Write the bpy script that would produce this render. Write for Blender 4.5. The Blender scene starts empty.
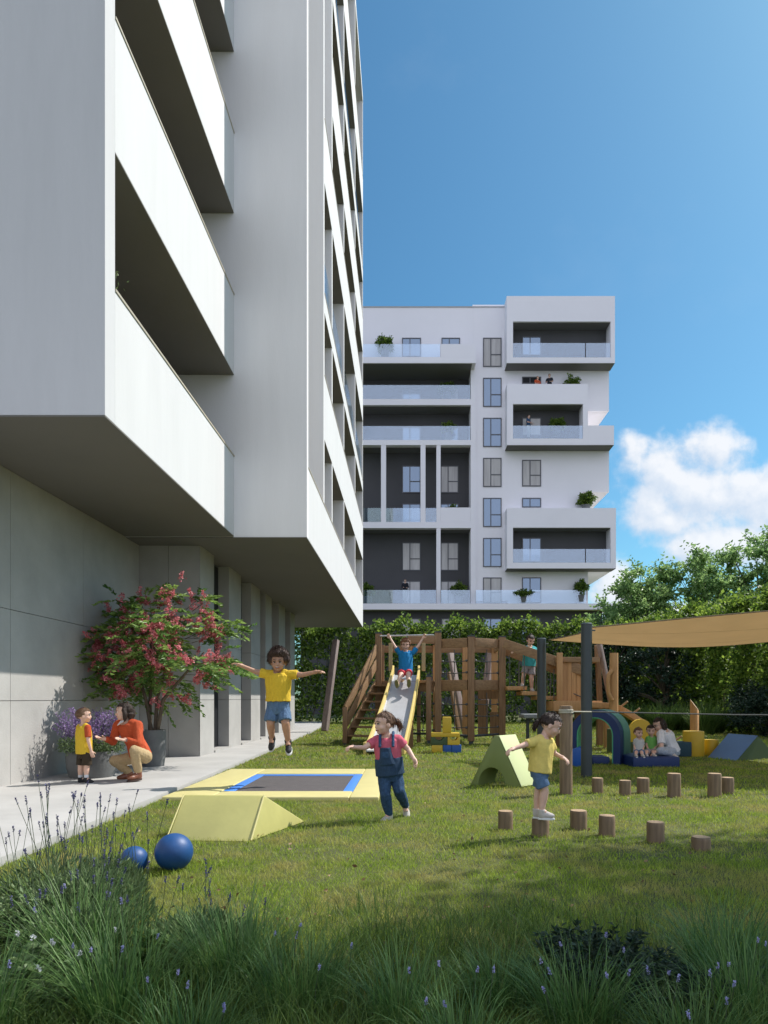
import bpy, bmesh, math, random
import numpy as np
from mathutils import Vector, Matrix, Euler

random.seed(7)
NR = np.random.default_rng(11)
SC = bpy.context.scene
COL = SC.collection
F, CX, CY, H = 682.667, 407.0, 698.0, 1.2


def P(px, py, Y):
    return Vector(((px - CX) * Y / F, Y, H + (CY - py) * Y / F))


def G(px, py, z=0.0):
    Y = F * (H - z) / (py - CY)
    return Vector(((px - CX) * Y / F, Y, z))


# ------------------------------------------------------------------ materials
MATS = {}


def mat(name, col, rough=0.7, var=0.0, vscale=3.0, bump=0.0, bscale=30.0, col2=None, metal=0.0, trans=0.0,
        spec=0.5, stretch=(1, 1, 1), coat=0.0):
    if name in MATS:
        return MATS[name]
    m = bpy.data.materials.new(name)
    m.use_nodes = True
    nt = m.node_tree
    N, L = nt.nodes, nt.links
    b = N['Principled BSDF']
    b.inputs['Base Color'].default_value = (*col, 1)
    b.inputs['Roughness'].default_value = rough
    b.inputs['Metallic'].default_value = metal
    b.inputs['Specular IOR Level'].default_value = spec
    b.inputs['Coat Weight'].default_value = coat
    tc = N.new('ShaderNodeTexCoord')
    mp = N.new('ShaderNodeMapping')
    mp.inputs['Scale'].default_value = stretch
    L.new(tc.outputs['Object'], mp.inputs['Vector'])
    if var > 0 or col2:
        n = N.new('ShaderNodeTexNoise')
        n.inputs['Scale'].default_value = vscale
        n.inputs['Detail'].default_value = 6
        n.inputs['Roughness'].default_value = 0.62
        L.new(mp.outputs[0], n.inputs['Vector'])
        r = N.new('ShaderNodeValToRGB')
        c2 = col2 or tuple(min(1, c * (1 + var)) for c in col)
        c1 = tuple(c * (1 - var) for c in col) if not col2 else col
        r.color_ramp.elements[0].color = (*c1, 1)
        r.color_ramp.elements[0].position = 0.3
        r.color_ramp.elements[1].color = (*c2, 1)
        r.color_ramp.elements[1].position = 0.7
        L.new(n.outputs['Fac'], r.inputs['Fac'])
        L.new(r.outputs['Color'], b.inputs['Base Color'])
    if bump > 0:
        n2 = N.new('ShaderNodeTexNoise')
        n2.inputs['Scale'].default_value = bscale
        n2.inputs['Detail'].default_value = 5
        L.new(mp.outputs[0], n2.inputs['Vector'])
        bp = N.new('ShaderNodeBump')
        bp.inputs['Strength'].default_value = bump
        bp.inputs['Distance'].default_value = 0.02
        L.new(n2.outputs['Fac'], bp.inputs['Height'])
        L.new(bp.outputs['Normal'], b.inputs['Normal'])
    if trans > 0:
        t = N.new('ShaderNodeBsdfTranslucent')
        mx = N.new('ShaderNodeMixShader')
        mx.inputs[0].default_value = trans
        src = b.inputs['Base Color']
        if src.is_linked:
            L.new(src.links[0].from_socket, t.inputs['Color'])
        else:
            t.inputs['Color'].default_value = (*col, 1)
        L.new(b.outputs[0], mx.inputs[1])
        L.new(t.outputs[0], mx.inputs[2])
        L.new(mx.outputs[0], N['Material Output'].inputs['Surface'])
    MATS[name] = m
    return m


def leafmat(name, dark, light, trans=0.35, rough=0.5, patch=None, pscale=0.5):
    """per-leaf colour from the 'rnd' attribute, plus a soft translucency"""
    if name in MATS:
        return MATS[name]
    m = bpy.data.materials.new(name)
    m.use_nodes = True
    N, L = m.node_tree.nodes, m.node_tree.links
    b = N['Principled BSDF']
    b.inputs['Roughness'].default_value = rough
    b.inputs['Specular IOR Level'].default_value = 0.35
    at = N.new('ShaderNodeAttribute')
    at.attribute_name = 'rnd'
    r = N.new('ShaderNodeValToRGB')
    r.color_ramp.elements[0].color = (*dark, 1)
    r.color_ramp.elements[1].color = (*light, 1)
    L.new(at.outputs['Fac'], r.inputs['Fac'])
    out = r.outputs['Color']
    if patch:
        tc = N.new('ShaderNodeTexCoord')
        n = N.new('ShaderNodeTexNoise')
        n.inputs['Scale'].default_value = pscale
        n.inputs['Detail'].default_value = 5
        n.inputs['Roughness'].default_value = 0.65
        L.new(tc.outputs['Object'], n.inputs['Vector'])
        rr = N.new('ShaderNodeValToRGB')
        rr.color_ramp.elements[0].position = 0.45
        rr.color_ramp.elements[1].position = 0.68
        L.new(n.outputs['Fac'], rr.inputs['Fac'])
        mx = N.new('ShaderNodeMix')
        mx.data_type = 'RGBA'
        L.new(rr.outputs['Color'], mx.inputs['Factor'])
        L.new(out, mx.inputs[6])
        mx.inputs[7].default_value = (*patch, 1)
        out = mx.outputs[2]
    L.new(out, b.inputs['Base Color'])
    t = N.new('ShaderNodeBsdfTranslucent')
    L.new(out, t.inputs['Color'])
    mx = N.new('ShaderNodeMixShader')
    mx.inputs[0].default_value = trans
    L.new(b.outputs[0], mx.inputs[1])
    L.new(t.outputs[0], mx.inputs[2])
    L.new(mx.outputs[0], N['Material Output'].inputs['Surface'])
    MATS[name] = m
    return m


def woodmat(name, c1, c2, rough=0.65, axis=(14, 14, 1.2)):
    if name in MATS:
        return MATS[name]
    m = mat(name, c1, rough, col2=c2, vscale=1.6, stretch=axis, bump=0.25, bscale=3.0)
    return m


def glassmat(name, tint, alpha=0.35, rough=0.03):
    if name in MATS:
        return MATS[name]
    m = bpy.data.materials.new(name)
    m.use_nodes = True
    N, L = m.node_tree.nodes, m.node_tree.links
    for n in list(N):
        if n.type == 'BSDF_PRINCIPLED':
            N.remove(n)
    g = N.new('ShaderNodeBsdfGlossy')
    g.inputs['Roughness'].default_value = rough
    g.inputs['Color'].default_value = (*tint, 1)
    t = N.new('ShaderNodeBsdfTransparent')
    t.inputs['Color'].default_value = (0.86, 0.93, 0.97, 1)
    mx = N.new('ShaderNodeMixShader')
    mx.inputs[0].default_value = alpha
    L.new(t.outputs[0], mx.inputs[1])
    L.new(g.outputs[0], mx.inputs[2])
    L.new(mx.outputs[0], N['Material Output'].inputs['Surface'])
    MATS[name] = m
    return m


# ------------------------------------------------------------------ objects
def props(o, label=None, cat=None, group=None, kind=None):
    if label:
        o['label'] = label
    if cat:
        o['category'] = cat
    if group:
        o['group'] = group
    if kind:
        o['kind'] = kind
    return o


def empty(name, loc, label, cat, group=None, rz=0.0):
    o = bpy.data.objects.new(name, None)
    o.empty_display_size = 0.2
    o.location = loc
    o.rotation_euler = (0, 0, rz)
    COL.objects.link(o)
    return props(o, label, cat, group)


def root_matrix(o):
    while o.parent:
        o = o.parent
    return Matrix.Translation(o.location) @ o.rotation_euler.to_matrix().to_4x4()


def link_mesh(name, me, parent=None, world=True):
    o = bpy.data.objects.new(name, me)
    COL.objects.link(o)
    if parent is not None:
        o.parent = parent
        if world:
            me.transform(root_matrix(parent).inverted())
    return o


class MB:
    """collects shapes, builds ONE mesh object"""

    def __init__(self):
        self.v, self.f = [], []

    def add(self, vs, fs):
        k = len(self.v)
        self.v += [Vector(p) for p in vs]
        self.f += [tuple(i + k for i in q) for q in fs]

    def box(self, x0, x1, y0, y1, z0, z1):
        self.add([(x0, y0, z0), (x1, y0, z0), (x1, y1, z0), (x0, y1, z0), (x0, y0, z1), (x1, y0, z1), (x1, y1, z1), (x0, y1, z1)],
                 [(0, 3, 2, 1), (4, 5, 6, 7), (0, 1, 5, 4), (1, 2, 6, 5), (2, 3, 7, 6), (3, 0, 4, 7)])
        return self

    def bar(self, a, b, w, h=None, up=(0, 0, 1)):
        """box beam from a to b: w across, h along `up`"""
        a, b = Vector(a), Vector(b)
        h = h or w
        d = (b - a).normalized()
        u = Vector(up)
        if abs(d.dot(u)) > 0.98:
            u = Vector((0, 1, 0))
        s = d.cross(u).normalized()
        u = s.cross(d).normalized()
        vs = []
        for p in (a, b):
            for i, j in ((-1, -1), (1, -1), (1, 1), (-1, 1)):
                vs.append(p + s * (i * w / 2) + u * (j * h / 2))
        self.add(vs, [(0, 1, 2, 3), (7, 6, 5, 4), (0, 4, 5, 1), (1, 5, 6, 2), (2, 6, 7, 3), (3, 7, 4, 0)])
        return self

    def tube(self, pts, rad, seg=10, cap=True):
        pts = [Vector(p) for p in pts]
        if not hasattr(rad, '__len__'):
            rad = [rad] * len(pts)
        rings = []
        prev = None
        for i, p in enumerate(pts):
            d = (pts[min(i + 1, len(pts) - 1)] - pts[max(i - 1, 0)])
            if d.length < 1e-9:
                d = Vector((0, 0, 1))
            d.normalize()
            if prev is None:
                u = Vector((0, 0, 1)) if abs(d.z) < 0.9 else Vector((1, 0, 0))
            else:
                u = prev
            s = d.cross(u)
            if s.length < 1e-6:
                s = d.cross(Vector((0, 1, 0.1)))
            s.normalize()
            u = s.cross(d).normalized()
            prev = u
            rings.append([p + (s * math.cos(t) + u * math.sin(t)) * rad[i] for t in [2 * math.pi * k / seg for k in range(seg)]])
        vs = [q for r in rings for q in r]
        fs = []
        for i in range(len(pts) - 1):
            for k in range(seg):
                a, b = i * seg + k, i * seg + (k + 1) % seg
                fs.append((a, b, b + seg, a + seg))
        if cap:
            fs.append(tuple(range(seg))[::-1])
            fs.append(tuple((len(pts) - 1) * seg + k for k in range(seg)))
        self.add(vs, fs)
        return self

    def ball(self, c, r, seg=16, rings=10, squash=(1, 1, 1), rot=None):
        c = Vector(c)
        vs = [Vector((0, 0, -1))]
        for i in range(1, rings):
            t = math.pi * i / rings
            for k in range(seg):
                a = 2 * math.pi * k / seg
                vs.append(Vector((math.sin(t) * math.cos(a), math.sin(t) * math.sin(a), -math.cos(t))))
        vs.append(Vector((0, 0, 1)))
        fs = []
        for k in range(seg):
            fs.append((0, 1 + (k + 1) % seg, 1 + k))
        for i in range(rings - 2):
            for k in range(seg):
                a, b = 1 + i * seg + k, 1 + i * seg + (k + 1) % seg
                fs.append((a, b, b + seg, a + seg))
        n = len(vs) - 1
        o = 1 + (rings - 2) * seg
        for k in range(seg):
            fs.append((o + k, o + (k + 1) % seg, n))
        sq = Vector(squash) * r
        out = []
        for v in vs:
            w = Vector((v.x * sq.x, v.y * sq.y, v.z * sq.z))
            if rot is not None:
                w = rot @ w
            out.append(c + w)
        self.add(out, fs)
        return self

    def extrude(self, poly, vec):
        """closed prism: polygon points, moved by vec"""
        n = len(poly)
        a = [Vector(p) for p in poly]
        vec = Vector(vec)
        vs = a + [p + vec for p in a]
        fs = [tuple(range(n))[::-1], tuple(range(n, 2 * n))]
        for i in range(n):
            j = (i + 1) % n
            fs.append((i, j, j + n, i + n))
        self.add(vs, fs)
        return self

    def sweep(self, rings, closed_ring=True, cap=True):
        """loft through rings of equal vertex count"""
        n = len(rings[0])
        vs = [p for r in rings for p in r]
        fs = []
        for i in range(len(rings) - 1):
            for k in range(n):
                a, b = i * n + k, i * n + (k + 1) % n
                fs.append((a, b, b + n, a + n))
        if cap:
            fs.append(tuple(range(n))[::-1])
            fs.append(tuple((len(rings) - 1) * n + k for k in range(n)))
        self.add(vs, fs)
        return self

    def lathe(self, prof, c, seg=32):
        c = Vector(c)
        rings = [[c + Vector((r * math.cos(2 * math.pi * k / seg), r * math.sin(2 * math.pi * k / seg), z)) for k in range(seg)] for r, z in prof]
        return self.sweep(rings)

    def mesh(self, name):
        me = bpy.data.meshes.new(name)
        me.from_pydata([tuple(v) for v in self.v], [], self.f)
        bm = bmesh.new()
        bm.from_mesh(me)
        bmesh.ops.recalc_face_normals(bm, faces=bm.faces)
        bm.to_mesh(me)
        bm.free()
        return me

    def build(self, name, m, parent=None, bevel=0.0, smooth=False, world=True, seg=2, angle=35):
        me = self.mesh(name)
        if bevel > 0:
            bm = bmesh.new()
            bm.from_mesh(me)
            es = [e for e in bm.edges if len(e.link_faces) == 2 and e.calc_face_angle(0) > 0.5]
            bmesh.ops.bevel(bm, geom=es, offset=bevel, segments=seg, affect='EDGES', profile=0.6, clamp_overlap=True)
            bm.to_mesh(me)
            bm.free()
        me.materials.append(m)
        if smooth or bevel > 0:
            me.polygons.foreach_set('use_smooth', [True] * len(me.polygons))
            try:
                me.set_sharp_from_angle(angle=math.radians(angle))
            except Exception:
                pass
        return link_mesh(name, me, parent, world)


def np_mesh(name, V, faces_flat, counts, m, parent=None, rnd=None, world=True, smooth=False):
    """big mesh from numpy; counts = verts per face; rnd = per-vertex float"""
    me = bpy.data.meshes.new(name)
    V = np.asarray(V, dtype=np.float32)
    if parent is not None and world:
        Mi = np.array(root_matrix(parent).inverted(), dtype=np.float32)
        V = V @ Mi[:3, :3].T + Mi[:3, 3]
    me.vertices.add(len(V))
    me.vertices.foreach_set('co', V.ravel())
    me.loops.add(len(faces_flat))
    me.loops.foreach_set('vertex_index', np.asarray(faces_flat, dtype=np.int32))
    counts = np.asarray(counts, dtype=np.int32)
    me.polygons.add(len(counts))
    starts = np.concatenate([[0], np.cumsum(counts)[:-1]]).astype(np.int32)
    me.polygons.foreach_set('loop_start', starts)
    me.polygons.foreach_set('loop_total', counts)
    if smooth:
        me.polygons.foreach_set('use_smooth', np.ones(len(counts), dtype=bool))
    me.update(calc_edges=True)
    if rnd is not None:
        a = me.attributes.new('rnd', 'FLOAT', 'POINT')
        a.data.foreach_set('value', np.asarray(rnd, dtype=np.float32))
    me.materials.append(m)
    return link_mesh(name, me, parent, world=False)


def unit(a):
    return a / np.maximum(np.linalg.norm(a, axis=1, keepdims=True), 1e-9)


def leaf_arrays(C, size, dirs=None, width=0.45, rnd=None, fold=0.25, rng=NR):
    """folded leaf quads. C (N,3) base points, size scalar or (N,), dirs (N,3) growth directions"""
    n = len(C)
    if dirs is None:
        dirs = rng.normal(size=(n, 3))
    d = unit(dirs)
    r = rng.normal(size=(n, 3))
    s = unit(np.cross(d, r))
    nn = np.cross(d, s)
    size = np.broadcast_to(np.asarray(size, dtype=float), (n,))[:, None] * rng.uniform(0.7, 1.25, (n, 1))
    base = C
    tip = C + d * size - nn * size * 0.12
    mid = C + d * size * 0.45
    l = mid + s * size * width * 0.5 + nn * size * fold * 0.5
    q = mid - s * size * width * 0.5 + nn * size * fold * 0.5
    V = np.stack([base, l, tip, q], 1).reshape(-1, 3)
    idx = np.arange(n)[:, None] * 4
    fc = (idx + np.array([[0, 2, 1, 0, 3, 2]])).ravel()
    if rnd is None:
        rnd = rng.uniform(0, 1, n)
    return V, fc, np.full(2 * n, 3), np.repeat(rnd, 4)


def leaves(name, C, size, m, parent=None, **kw):
    V, fc, ct, rn = leaf_arrays(np.asarray(C, dtype=float), size, **kw)
    return np_mesh(name, V, fc, ct, m, parent, rnd=rn)


def blade_arrays(base, h, w, lean, rng=NR, rnd=None):
    """grass blades: base (N,3), h (N,), w (N,), lean (N,2) horizontal tip offset"""
    n = len(base)
    ang = rng.uniform(0, 2 * np.pi, n)
    s = np.stack([np.cos(ang), np.sin(ang), np.zeros(n)], 1) * (w[:, None] / 2)
    l3 = np.concatenate([lean, np.zeros((n, 1))], 1)
    up = np.zeros((n, 3))
    up[:, 2] = h
    mid = base + up * 0.55 + l3 * 0.3
    tip = base + up + l3
    V = np.stack([base - s, base + s, mid + s * 0.75, mid - s * 0.75, tip], 1).reshape(-1, 3)
    idx = np.arange(n)[:, None] * 5
    fc = (idx + np.array([[0, 1, 2, 3, 3, 2, 4]])).ravel()
    ct = np.tile([4, 3], n)
    if rnd is None:
        rnd = rng.uniform(0, 1, n)
    return V, fc, ct, np.repeat(rnd, 5)


def strip_arrays(base, dirs, length, width, droop, seg=5, rng=NR, rnd=None):
    """long arching blades (ornamental grass)"""
    n = len(base)
    d = unit(dirs)
    hz = d.copy()
    hz[:, 2] = 0
    hz = unit(hz + rng.normal(size=(n, 3)) * [0.05, 0.05, 0])
    s = np.stack([-hz[:, 1], hz[:, 0], np.zeros(n)], 1)
    rows = []
    p = base.copy()
    cur = d.copy()
    for i in range(seg + 1):
        t = i / seg
        wv = (width * (1 - t ** 1.6) + 0.0004)[:, None] / 2
        rows.append(p - s * wv)
        rows.append(p + s * wv)
        p = p + cur * (length / seg)[:, None]
        cur = cur + np.array([0, 0, -1.0]) * (droop / seg * (0.4 + 1.6 * t))[:, None] + hz * (droop / seg * 0.3)[:, None]
        cur = unit(cur)
    V = np.stack(rows, 1).reshape(-1, 3)
    m = 2 * (seg + 1)
    idx = np.arange(n)[:, None] * m
    pat = []
    for i in range(seg):
        pat += [2 * i, 2 * i + 1, 2 * i + 3, 2 * i + 2]
    fc = (idx + np.array([pat])).ravel()
    ct = np.full(n * seg, 4)
    if rnd is None:
        rnd = rng.uniform(0, 1, n)
    return V, fc, ct, np.repeat(rnd, m)


def merge_arrays(lst):
    V, fc, ct, rn, k = [], [], [], [], 0
    for a, b, c, d in lst:
        V.append(a)
        fc.append(b + k)
        ct.append(c)
        rn.append(d)
        k += len(a)
    return np.concatenate(V), np.concatenate(fc), np.concatenate(ct), np.concatenate(rn)


# palette
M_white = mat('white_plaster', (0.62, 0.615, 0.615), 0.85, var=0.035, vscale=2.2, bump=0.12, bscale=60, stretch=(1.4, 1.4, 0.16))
M_white_bounce = mat('bounce_lit_plaster', (0.82, 0.81, 0.81), 0.85, var=0.03, vscale=2.2, bump=0.12, bscale=60, stretch=(1.4, 1.4, 0.16))  # same white plaster made paler: bounced light put into the colour
M_white3 = mat('shaded_gable_plaster', (0.56, 0.555, 0.56), 0.85, var=0.045, vscale=2.0, bump=0.12, bscale=60, stretch=(1.3, 1.3, 0.18))  # same white plaster made darker: the gable's shade put into the colour
M_coping_g = mat('grey_coping', (0.4, 0.4, 0.42), 0.6)
M_far_white = mat('far_plaster', (0.86, 0.83, 0.87), 0.85, var=0.03, vscale=0.25)
M_far_dark = mat('dark_render', (0.075, 0.073, 0.078), 0.85, var=0.08, vscale=0.4)
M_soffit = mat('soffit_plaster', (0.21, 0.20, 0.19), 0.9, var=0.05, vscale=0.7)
M_conc = mat('concrete', (0.39, 0.38, 0.36), 0.8, var=0.14, vscale=1.1, bump=0.12, bscale=40)
M_pave = mat('path_concrete', (0.375, 0.365, 0.35), 0.8, var=0.11, vscale=1.3, bump=0.15, bscale=70)
M_coping = mat('coping_metal', (0.42, 0.37, 0.28), 0.5, var=0.05)
M_frame = mat('window_frame_metal', (0.09, 0.09, 0.10), 0.4)
M_pane = mat('window_glass', (0.22, 0.29, 0.38), 0.05, spec=1.0, metal=0.65)
M_darkglass = mat('dark_glass', (0.018, 0.019, 0.021), 0.45, spec=0.15)
M_rail = glassmat('balcony_glass', (0.80, 0.90, 1.0), 0.22)
M_wood = woodmat('oiled_timber', (0.18, 0.098, 0.045), (0.31, 0.18, 0.085))
M_wood_h = woodmat('oiled_timber_beam', (0.205, 0.115, 0.055), (0.34, 0.205, 0.10), axis=(1.2, 14, 14))
M_orange = woodmat('orange_timber', (0.42, 0.22, 0.085), (0.54, 0.30, 0.125))
M_log = woodmat('log_bark', (0.12, 0.08, 0.048), (0.27, 0.185, 0.11))
M_logtop = mat('log_end_grain', (0.36, 0.25, 0.15), 0.8, var=0.25, vscale=18)
M_grey_wood = woodmat('weathered_timber', (0.19, 0.135, 0.12), (0.34, 0.265, 0.24))
M_post = mat('anthracite_steel', (0.042, 0.052, 0.055), 0.42, var=0.1, vscale=5)
M_rope = mat('grey_rope', (0.10, 0.10, 0.095), 0.9, bump=0.4, bscale=200)
M_braid = mat('pale_rope', (0.5, 0.47, 0.38), 0.9, bump=0.5, bscale=150)
M_slide = mat('brushed_steel', (0.50, 0.50, 0.51), 0.42, metal=0.35, var=0.05, vscale=6)
M_yrim = mat('pale_yellow_rim', (0.66, 0.50, 0.16), 0.5, var=0.05)
M_pad = mat('pale_yellow_vinyl', (0.60, 0.535, 0.235), 0.45, var=0.05, vscale=4, bump=0.08, bscale=14)
M_padgreen = mat('lime_vinyl', (0.45, 0.42, 0.15), 0.4, var=0.06, vscale=5, bump=0.10, bscale=11)
M_wedge_dark = mat('olive_foam', (0.17, 0.21, 0.06), 0.6, var=0.06)
M_wedge_light = mat('pale_lime_foam', (0.60, 0.66, 0.34), 0.55, var=0.04)
M_blueband = mat('blue_vinyl_band', (0.07, 0.23, 0.66), 0.5, var=0.05)
M_mesh = mat('trampoline_mesh', (0.085, 0.075, 0.075), 0.8, var=0.15, vscale=9, bump=0.3, bscale=180)
M_ball = mat('blue_rubber', (0.008, 0.062, 0.20), 0.5, var=0.08, vscale=12, bump=0.04, bscale=40)
M_navy = mat('navy_foam', (0.008, 0.028, 0.115), 0.5, var=0.08, vscale=6, bump=0.06, bscale=12)
M_blue = mat('blue_foam', (0.012, 0.09, 0.36), 0.5, var=0.06)
M_softblue = mat('soft_blue_foam', (0.10, 0.20, 0.42), 0.55, var=0.05, vscale=5)
M_green = mat('green_foam', (0.03, 0.16, 0.075), 0.5, var=0.06)
M_mint = mat('mint_foam', (0.10, 0.45, 0.22), 0.5)
M_teal = mat('dark_teal_foam', (0.012, 0.055, 0.085), 0.6)
M_yellow = mat('yellow_foam', (0.62, 0.42, 0.03), 0.5, var=0.05)
M_olive = mat('dark_green_foam', (0.05, 0.085, 0.03), 0.6, var=0.06)
M_planter = mat('grey_planter', (0.13, 0.135, 0.135), 0.75, var=0.15, vscale=6, bump=0.15, bscale=40)
M_soil = mat('soil', (0.035, 0.026, 0.018), 0.95, var=0.3, vscale=20, bump=0.6, bscale=60)
M_bark = mat('bark', (0.11, 0.085, 0.06), 0.9, var=0.3, vscale=10, bump=0.6, bscale=40, stretch=(1, 1, 0.25))
M_steelwire = mat('trellis_wire', (0.10, 0.10, 0.10), 0.5)
# ------------------------------------------------------------------ world, sun, camera
SUN_EL = math.radians(50)
SUN_DIR = Vector((1.0, 0.50, 0)).normalized() * math.cos(SUN_EL) + Vector((0, 0, math.sin(SUN_EL)))


def make_world():
    w = bpy.data.worlds.new("World")
    SC.world = w
    w.use_nodes = True
    N, L = w.node_tree.nodes, w.node_tree.links
    bg = N['Background']
    sky = N.new('ShaderNodeTexSky')
    sky.sky_type = 'NISHITA'
    sky.sun_disc = False
    sky.sun_elevation = SUN_EL
    sky.sun_rotation = math.atan2(SUN_DIR.x, SUN_DIR.y)
    sky.air_density = 1.0
    sky.dust_density = 1.0
    sky.ozone_density = 2.2
    tc = N.new('ShaderNodeTexCoord')
    sep = N.new('ShaderNodeSeparateXYZ')
    L.new(tc.outputs['Generated'], sep.inputs[0])

    def M(op, a, b=None, c=None, clamp=False):
        n = N.new('ShaderNodeMath')
        n.operation = op
        n.use_clamp = clamp
        for i, x in enumerate((a, b, c)):
            if x is None:
                continue
            if isinstance(x, (int, float)):
                n.inputs[i].default_value = x
            else:
                L.new(x, n.inputs[i])
        return n.outputs[0]

    ay = M('MAXIMUM', M('ABSOLUTE', sep.outputs['Y']), 0.05)
    u = M('DIVIDE', sep.outputs['X'], ay)
    v = M('DIVIDE', sep.outputs['Z'], ay)
    cmb = N.new('ShaderNodeCombineXYZ')
    L.new(u, cmb.inputs[0])
    L.new(v, cmb.inputs[1])

    def noise(scale, detail, off, rough=0.6):
        mp = N.new('ShaderNodeMapping')
        mp.inputs['Location'].default_value = off
        L.new(cmb.outputs[0], mp.inputs['Vector'])
        n = N.new('ShaderNodeTexNoise')
        n.inputs['Scale'].default_value = scale
        n.inputs['Detail'].default_value = detail
        n.inputs['Roughness'].default_value = rough
        L.new(mp.outputs[0], n.inputs['Vector'])
        return n.outputs['Fac']

    def cloud(off):
        # cumulus bank: smooth union of lumps in direction space (u = x/y, v = z/y)
        lumps = [(633, 455, 24, 30), (662, 470, 30, 36), (718, 452, 42, 27), (700, 492, 66, 34), (655, 505, 34, 30), (760, 500, 66, 42),
                 (830, 490, 70, 60), (735, 545, 84, 26), (612, 592, 26, 40), (668, 522, 26, 20), (640, 612, 80, 14), (560, 640, 110, 14)]
        acc = None
        for (px, py, rx, ry) in lumps:
            cu, cv = (px - CX) / F, (CY - py) / F
            du = M('DIVIDE', M('SUBTRACT', M('ADD', u, off[0]), cu), rx / F)
            dv = M('DIVIDE', M('SUBTRACT', M('ADD', v, off[1]), cv), ry / F)
            e = M('SUBTRACT', 1.0, M('SQRT', M('ADD', M('MULTIPLY', du, du), M('MULTIPLY', dv, dv))))
            acc = e if acc is None else M('SMOOTH_MAX', acc, e, 0.25)
        n1 = noise(15.0, 8, (off[0], off[1], 0.7), 0.56)
        n2 = noise(5.5, 4, (off[0], off[1], 3.1), 0.5)
        n = M('ADD', M('MULTIPLY', M('SUBTRACT', n1, 0.5), 2.5), M('MULTIPLY', M('SUBTRACT', n2, 0.5), 1.5))
        return M('ADD', M('ADD', acc, 0.16), n)

    c0 = cloud((0.0, 0.0))
    c1 = cloud((0.012, 0.018))
    dens = N.new('ShaderNodeMapRange')
    dens.interpolation_type = 'SMOOTHSTEP'
    dens.inputs['From Min'].default_value = -0.08
    dens.inputs['From Max'].default_value = 0.75
    L.new(c0, dens.inputs['Value'])
    # thin veil, away from the bank
    veil = N.new('ShaderNodeMapRange')
    veil.inputs['From Min'].default_value = 0.55
    veil.inputs['From Max'].default_value = 0.9
    veil.inputs['To Max'].default_value = 0.25
    L.new(noise(3.0, 6, (4.2, 1.3, 0.0)), veil.inputs['Value'])
    ahead = M('GREATER_THAN', sep.outputs['Y'], 0.0)
    fac = M('MULTIPLY', M('MAXIMUM', M('MULTIPLY', dens.outputs[0], 0.93), M('MULTIPLY', veil.outputs[0], 0.25)), ahead)
    shade = N.new('ShaderNodeMapRange')
    shade.inputs['From Min'].default_value = -0.45
    shade.inputs['From Max'].default_value = 0.45
    shade.inputs['To Min'].default_value = 0.0
    shade.inputs['To Max'].default_value = 1.0
    L.new(M('SUBTRACT', c0, c1), shade.inputs['Value'])
    ramp = N.new('ShaderNodeMix')
    ramp.data_type = 'RGBA'
    ramp.inputs[6].default_value = CLOUD_LO
    ramp.inputs[7].default_value = CLOUD_HI
    L.new(shade.outputs[0], ramp.inputs['Factor'])
    hsv = N.new('ShaderNodeHueSaturation')
    hsv.inputs['Saturation'].default_value = SKY_SAT
    hsv.inputs['Value'].default_value = SKY_VAL
    L.new(sky.outputs[0], hsv.inputs['Color'])
    tint = N.new('ShaderNodeMix')
    tint.data_type = 'RGBA'
    tint.blend_type = 'MULTIPLY'
    tint.inputs['Factor'].default_value = 1.0
    tint.inputs[7].default_value = (0.385, 0.635, 0.645, 1)
    L.new(hsv.outputs[0], tint.inputs[6])
    mix = N.new('ShaderNodeMix')
    mix.data_type = 'RGBA'
    # unseen broken cloud layer added behind the camera as white fill for shaded fronts
    bk_ = N.new('ShaderNodeMapRange')
    bk_.interpolation_type = 'SMOOTHSTEP'
    bk_.inputs['From Min'].default_value = 0.34
    bk_.inputs['From Max'].default_value = 0.55
    nb_ = N.new('ShaderNodeTexNoise')
    nb_.inputs['Scale'].default_value = 2.6
    nb_.inputs['Detail'].default_value = 7
    L.new(tc.outputs['Generated'], nb_.inputs['Vector'])
    L.new(nb_.outputs['Fac'], bk_.inputs['Value'])
    behind = M('MULTIPLY', M('MULTIPLY', bk_.outputs[0], 0.92), M('MULTIPLY', M('SUBTRACT', -0.05, sep.outputs['Y']), 4.0, clamp=True))
    mixb = N.new('ShaderNodeMix')
    mixb.data_type = 'RGBA'
    L.new(behind, mixb.inputs['Factor'])
    L.new(tint.outputs[2], mixb.inputs[6])
    mixb.inputs[7].default_value = CLOUD_FILL
    L.new(fac, mix.inputs['Factor'])
    L.new(mixb.outputs[2], mix.inputs[6])
    L.new(ramp.outputs[2], mix.inputs[7])
    L.new(mix.outputs[2], bg.inputs['Color'])
    bg.inputs['Strength'].default_value = SKY_STR


CLOUD_LO = (3.1, 3.55, 4.2, 1)
CLOUD_FILL = (4.9, 5.1, 6.1, 1)
CLOUD_HI = (4.5, 4.55, 4.7, 1)
SKY_SAT, SKY_VAL, SKY_STR = 1.12, 1.0, 0.10
make_world()
sun = bpy.data.lights.new('sun', 'SUN')
sun.energy = 2.75
sun.angle = math.radians(0.5)
sun.color = (1.0, 0.95, 0.885)
so = bpy.data.objects.new('sun', sun)
so.rotation_euler = (-SUN_DIR).to_track_quat('-Z', 'Y').to_euler()
COL.objects.link(so)
cam = bpy.data.cameras.new('camera')
cam.sensor_fit = 'VERTICAL'
cam.sensor_height = 36
cam.lens = 24
cam.shift_x = (384 - CX) / 1024
cam.shift_y = (CY - 512) / 1024
cam.clip_end = 3000
co = bpy.data.objects.new('camera', cam)
co.location = (0, 0, H)
co.rotation_euler = (math.radians(90), 0, 0)
COL.objects.link(co)
SC.camera = co
SC.view_settings.view_transform = 'Standard'
SC.view_settings.look = 'None'
SC.view_settings.exposure = 1.1
SC.view_settings.gamma = 1
SC.cycles.max_bounces = 8
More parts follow.
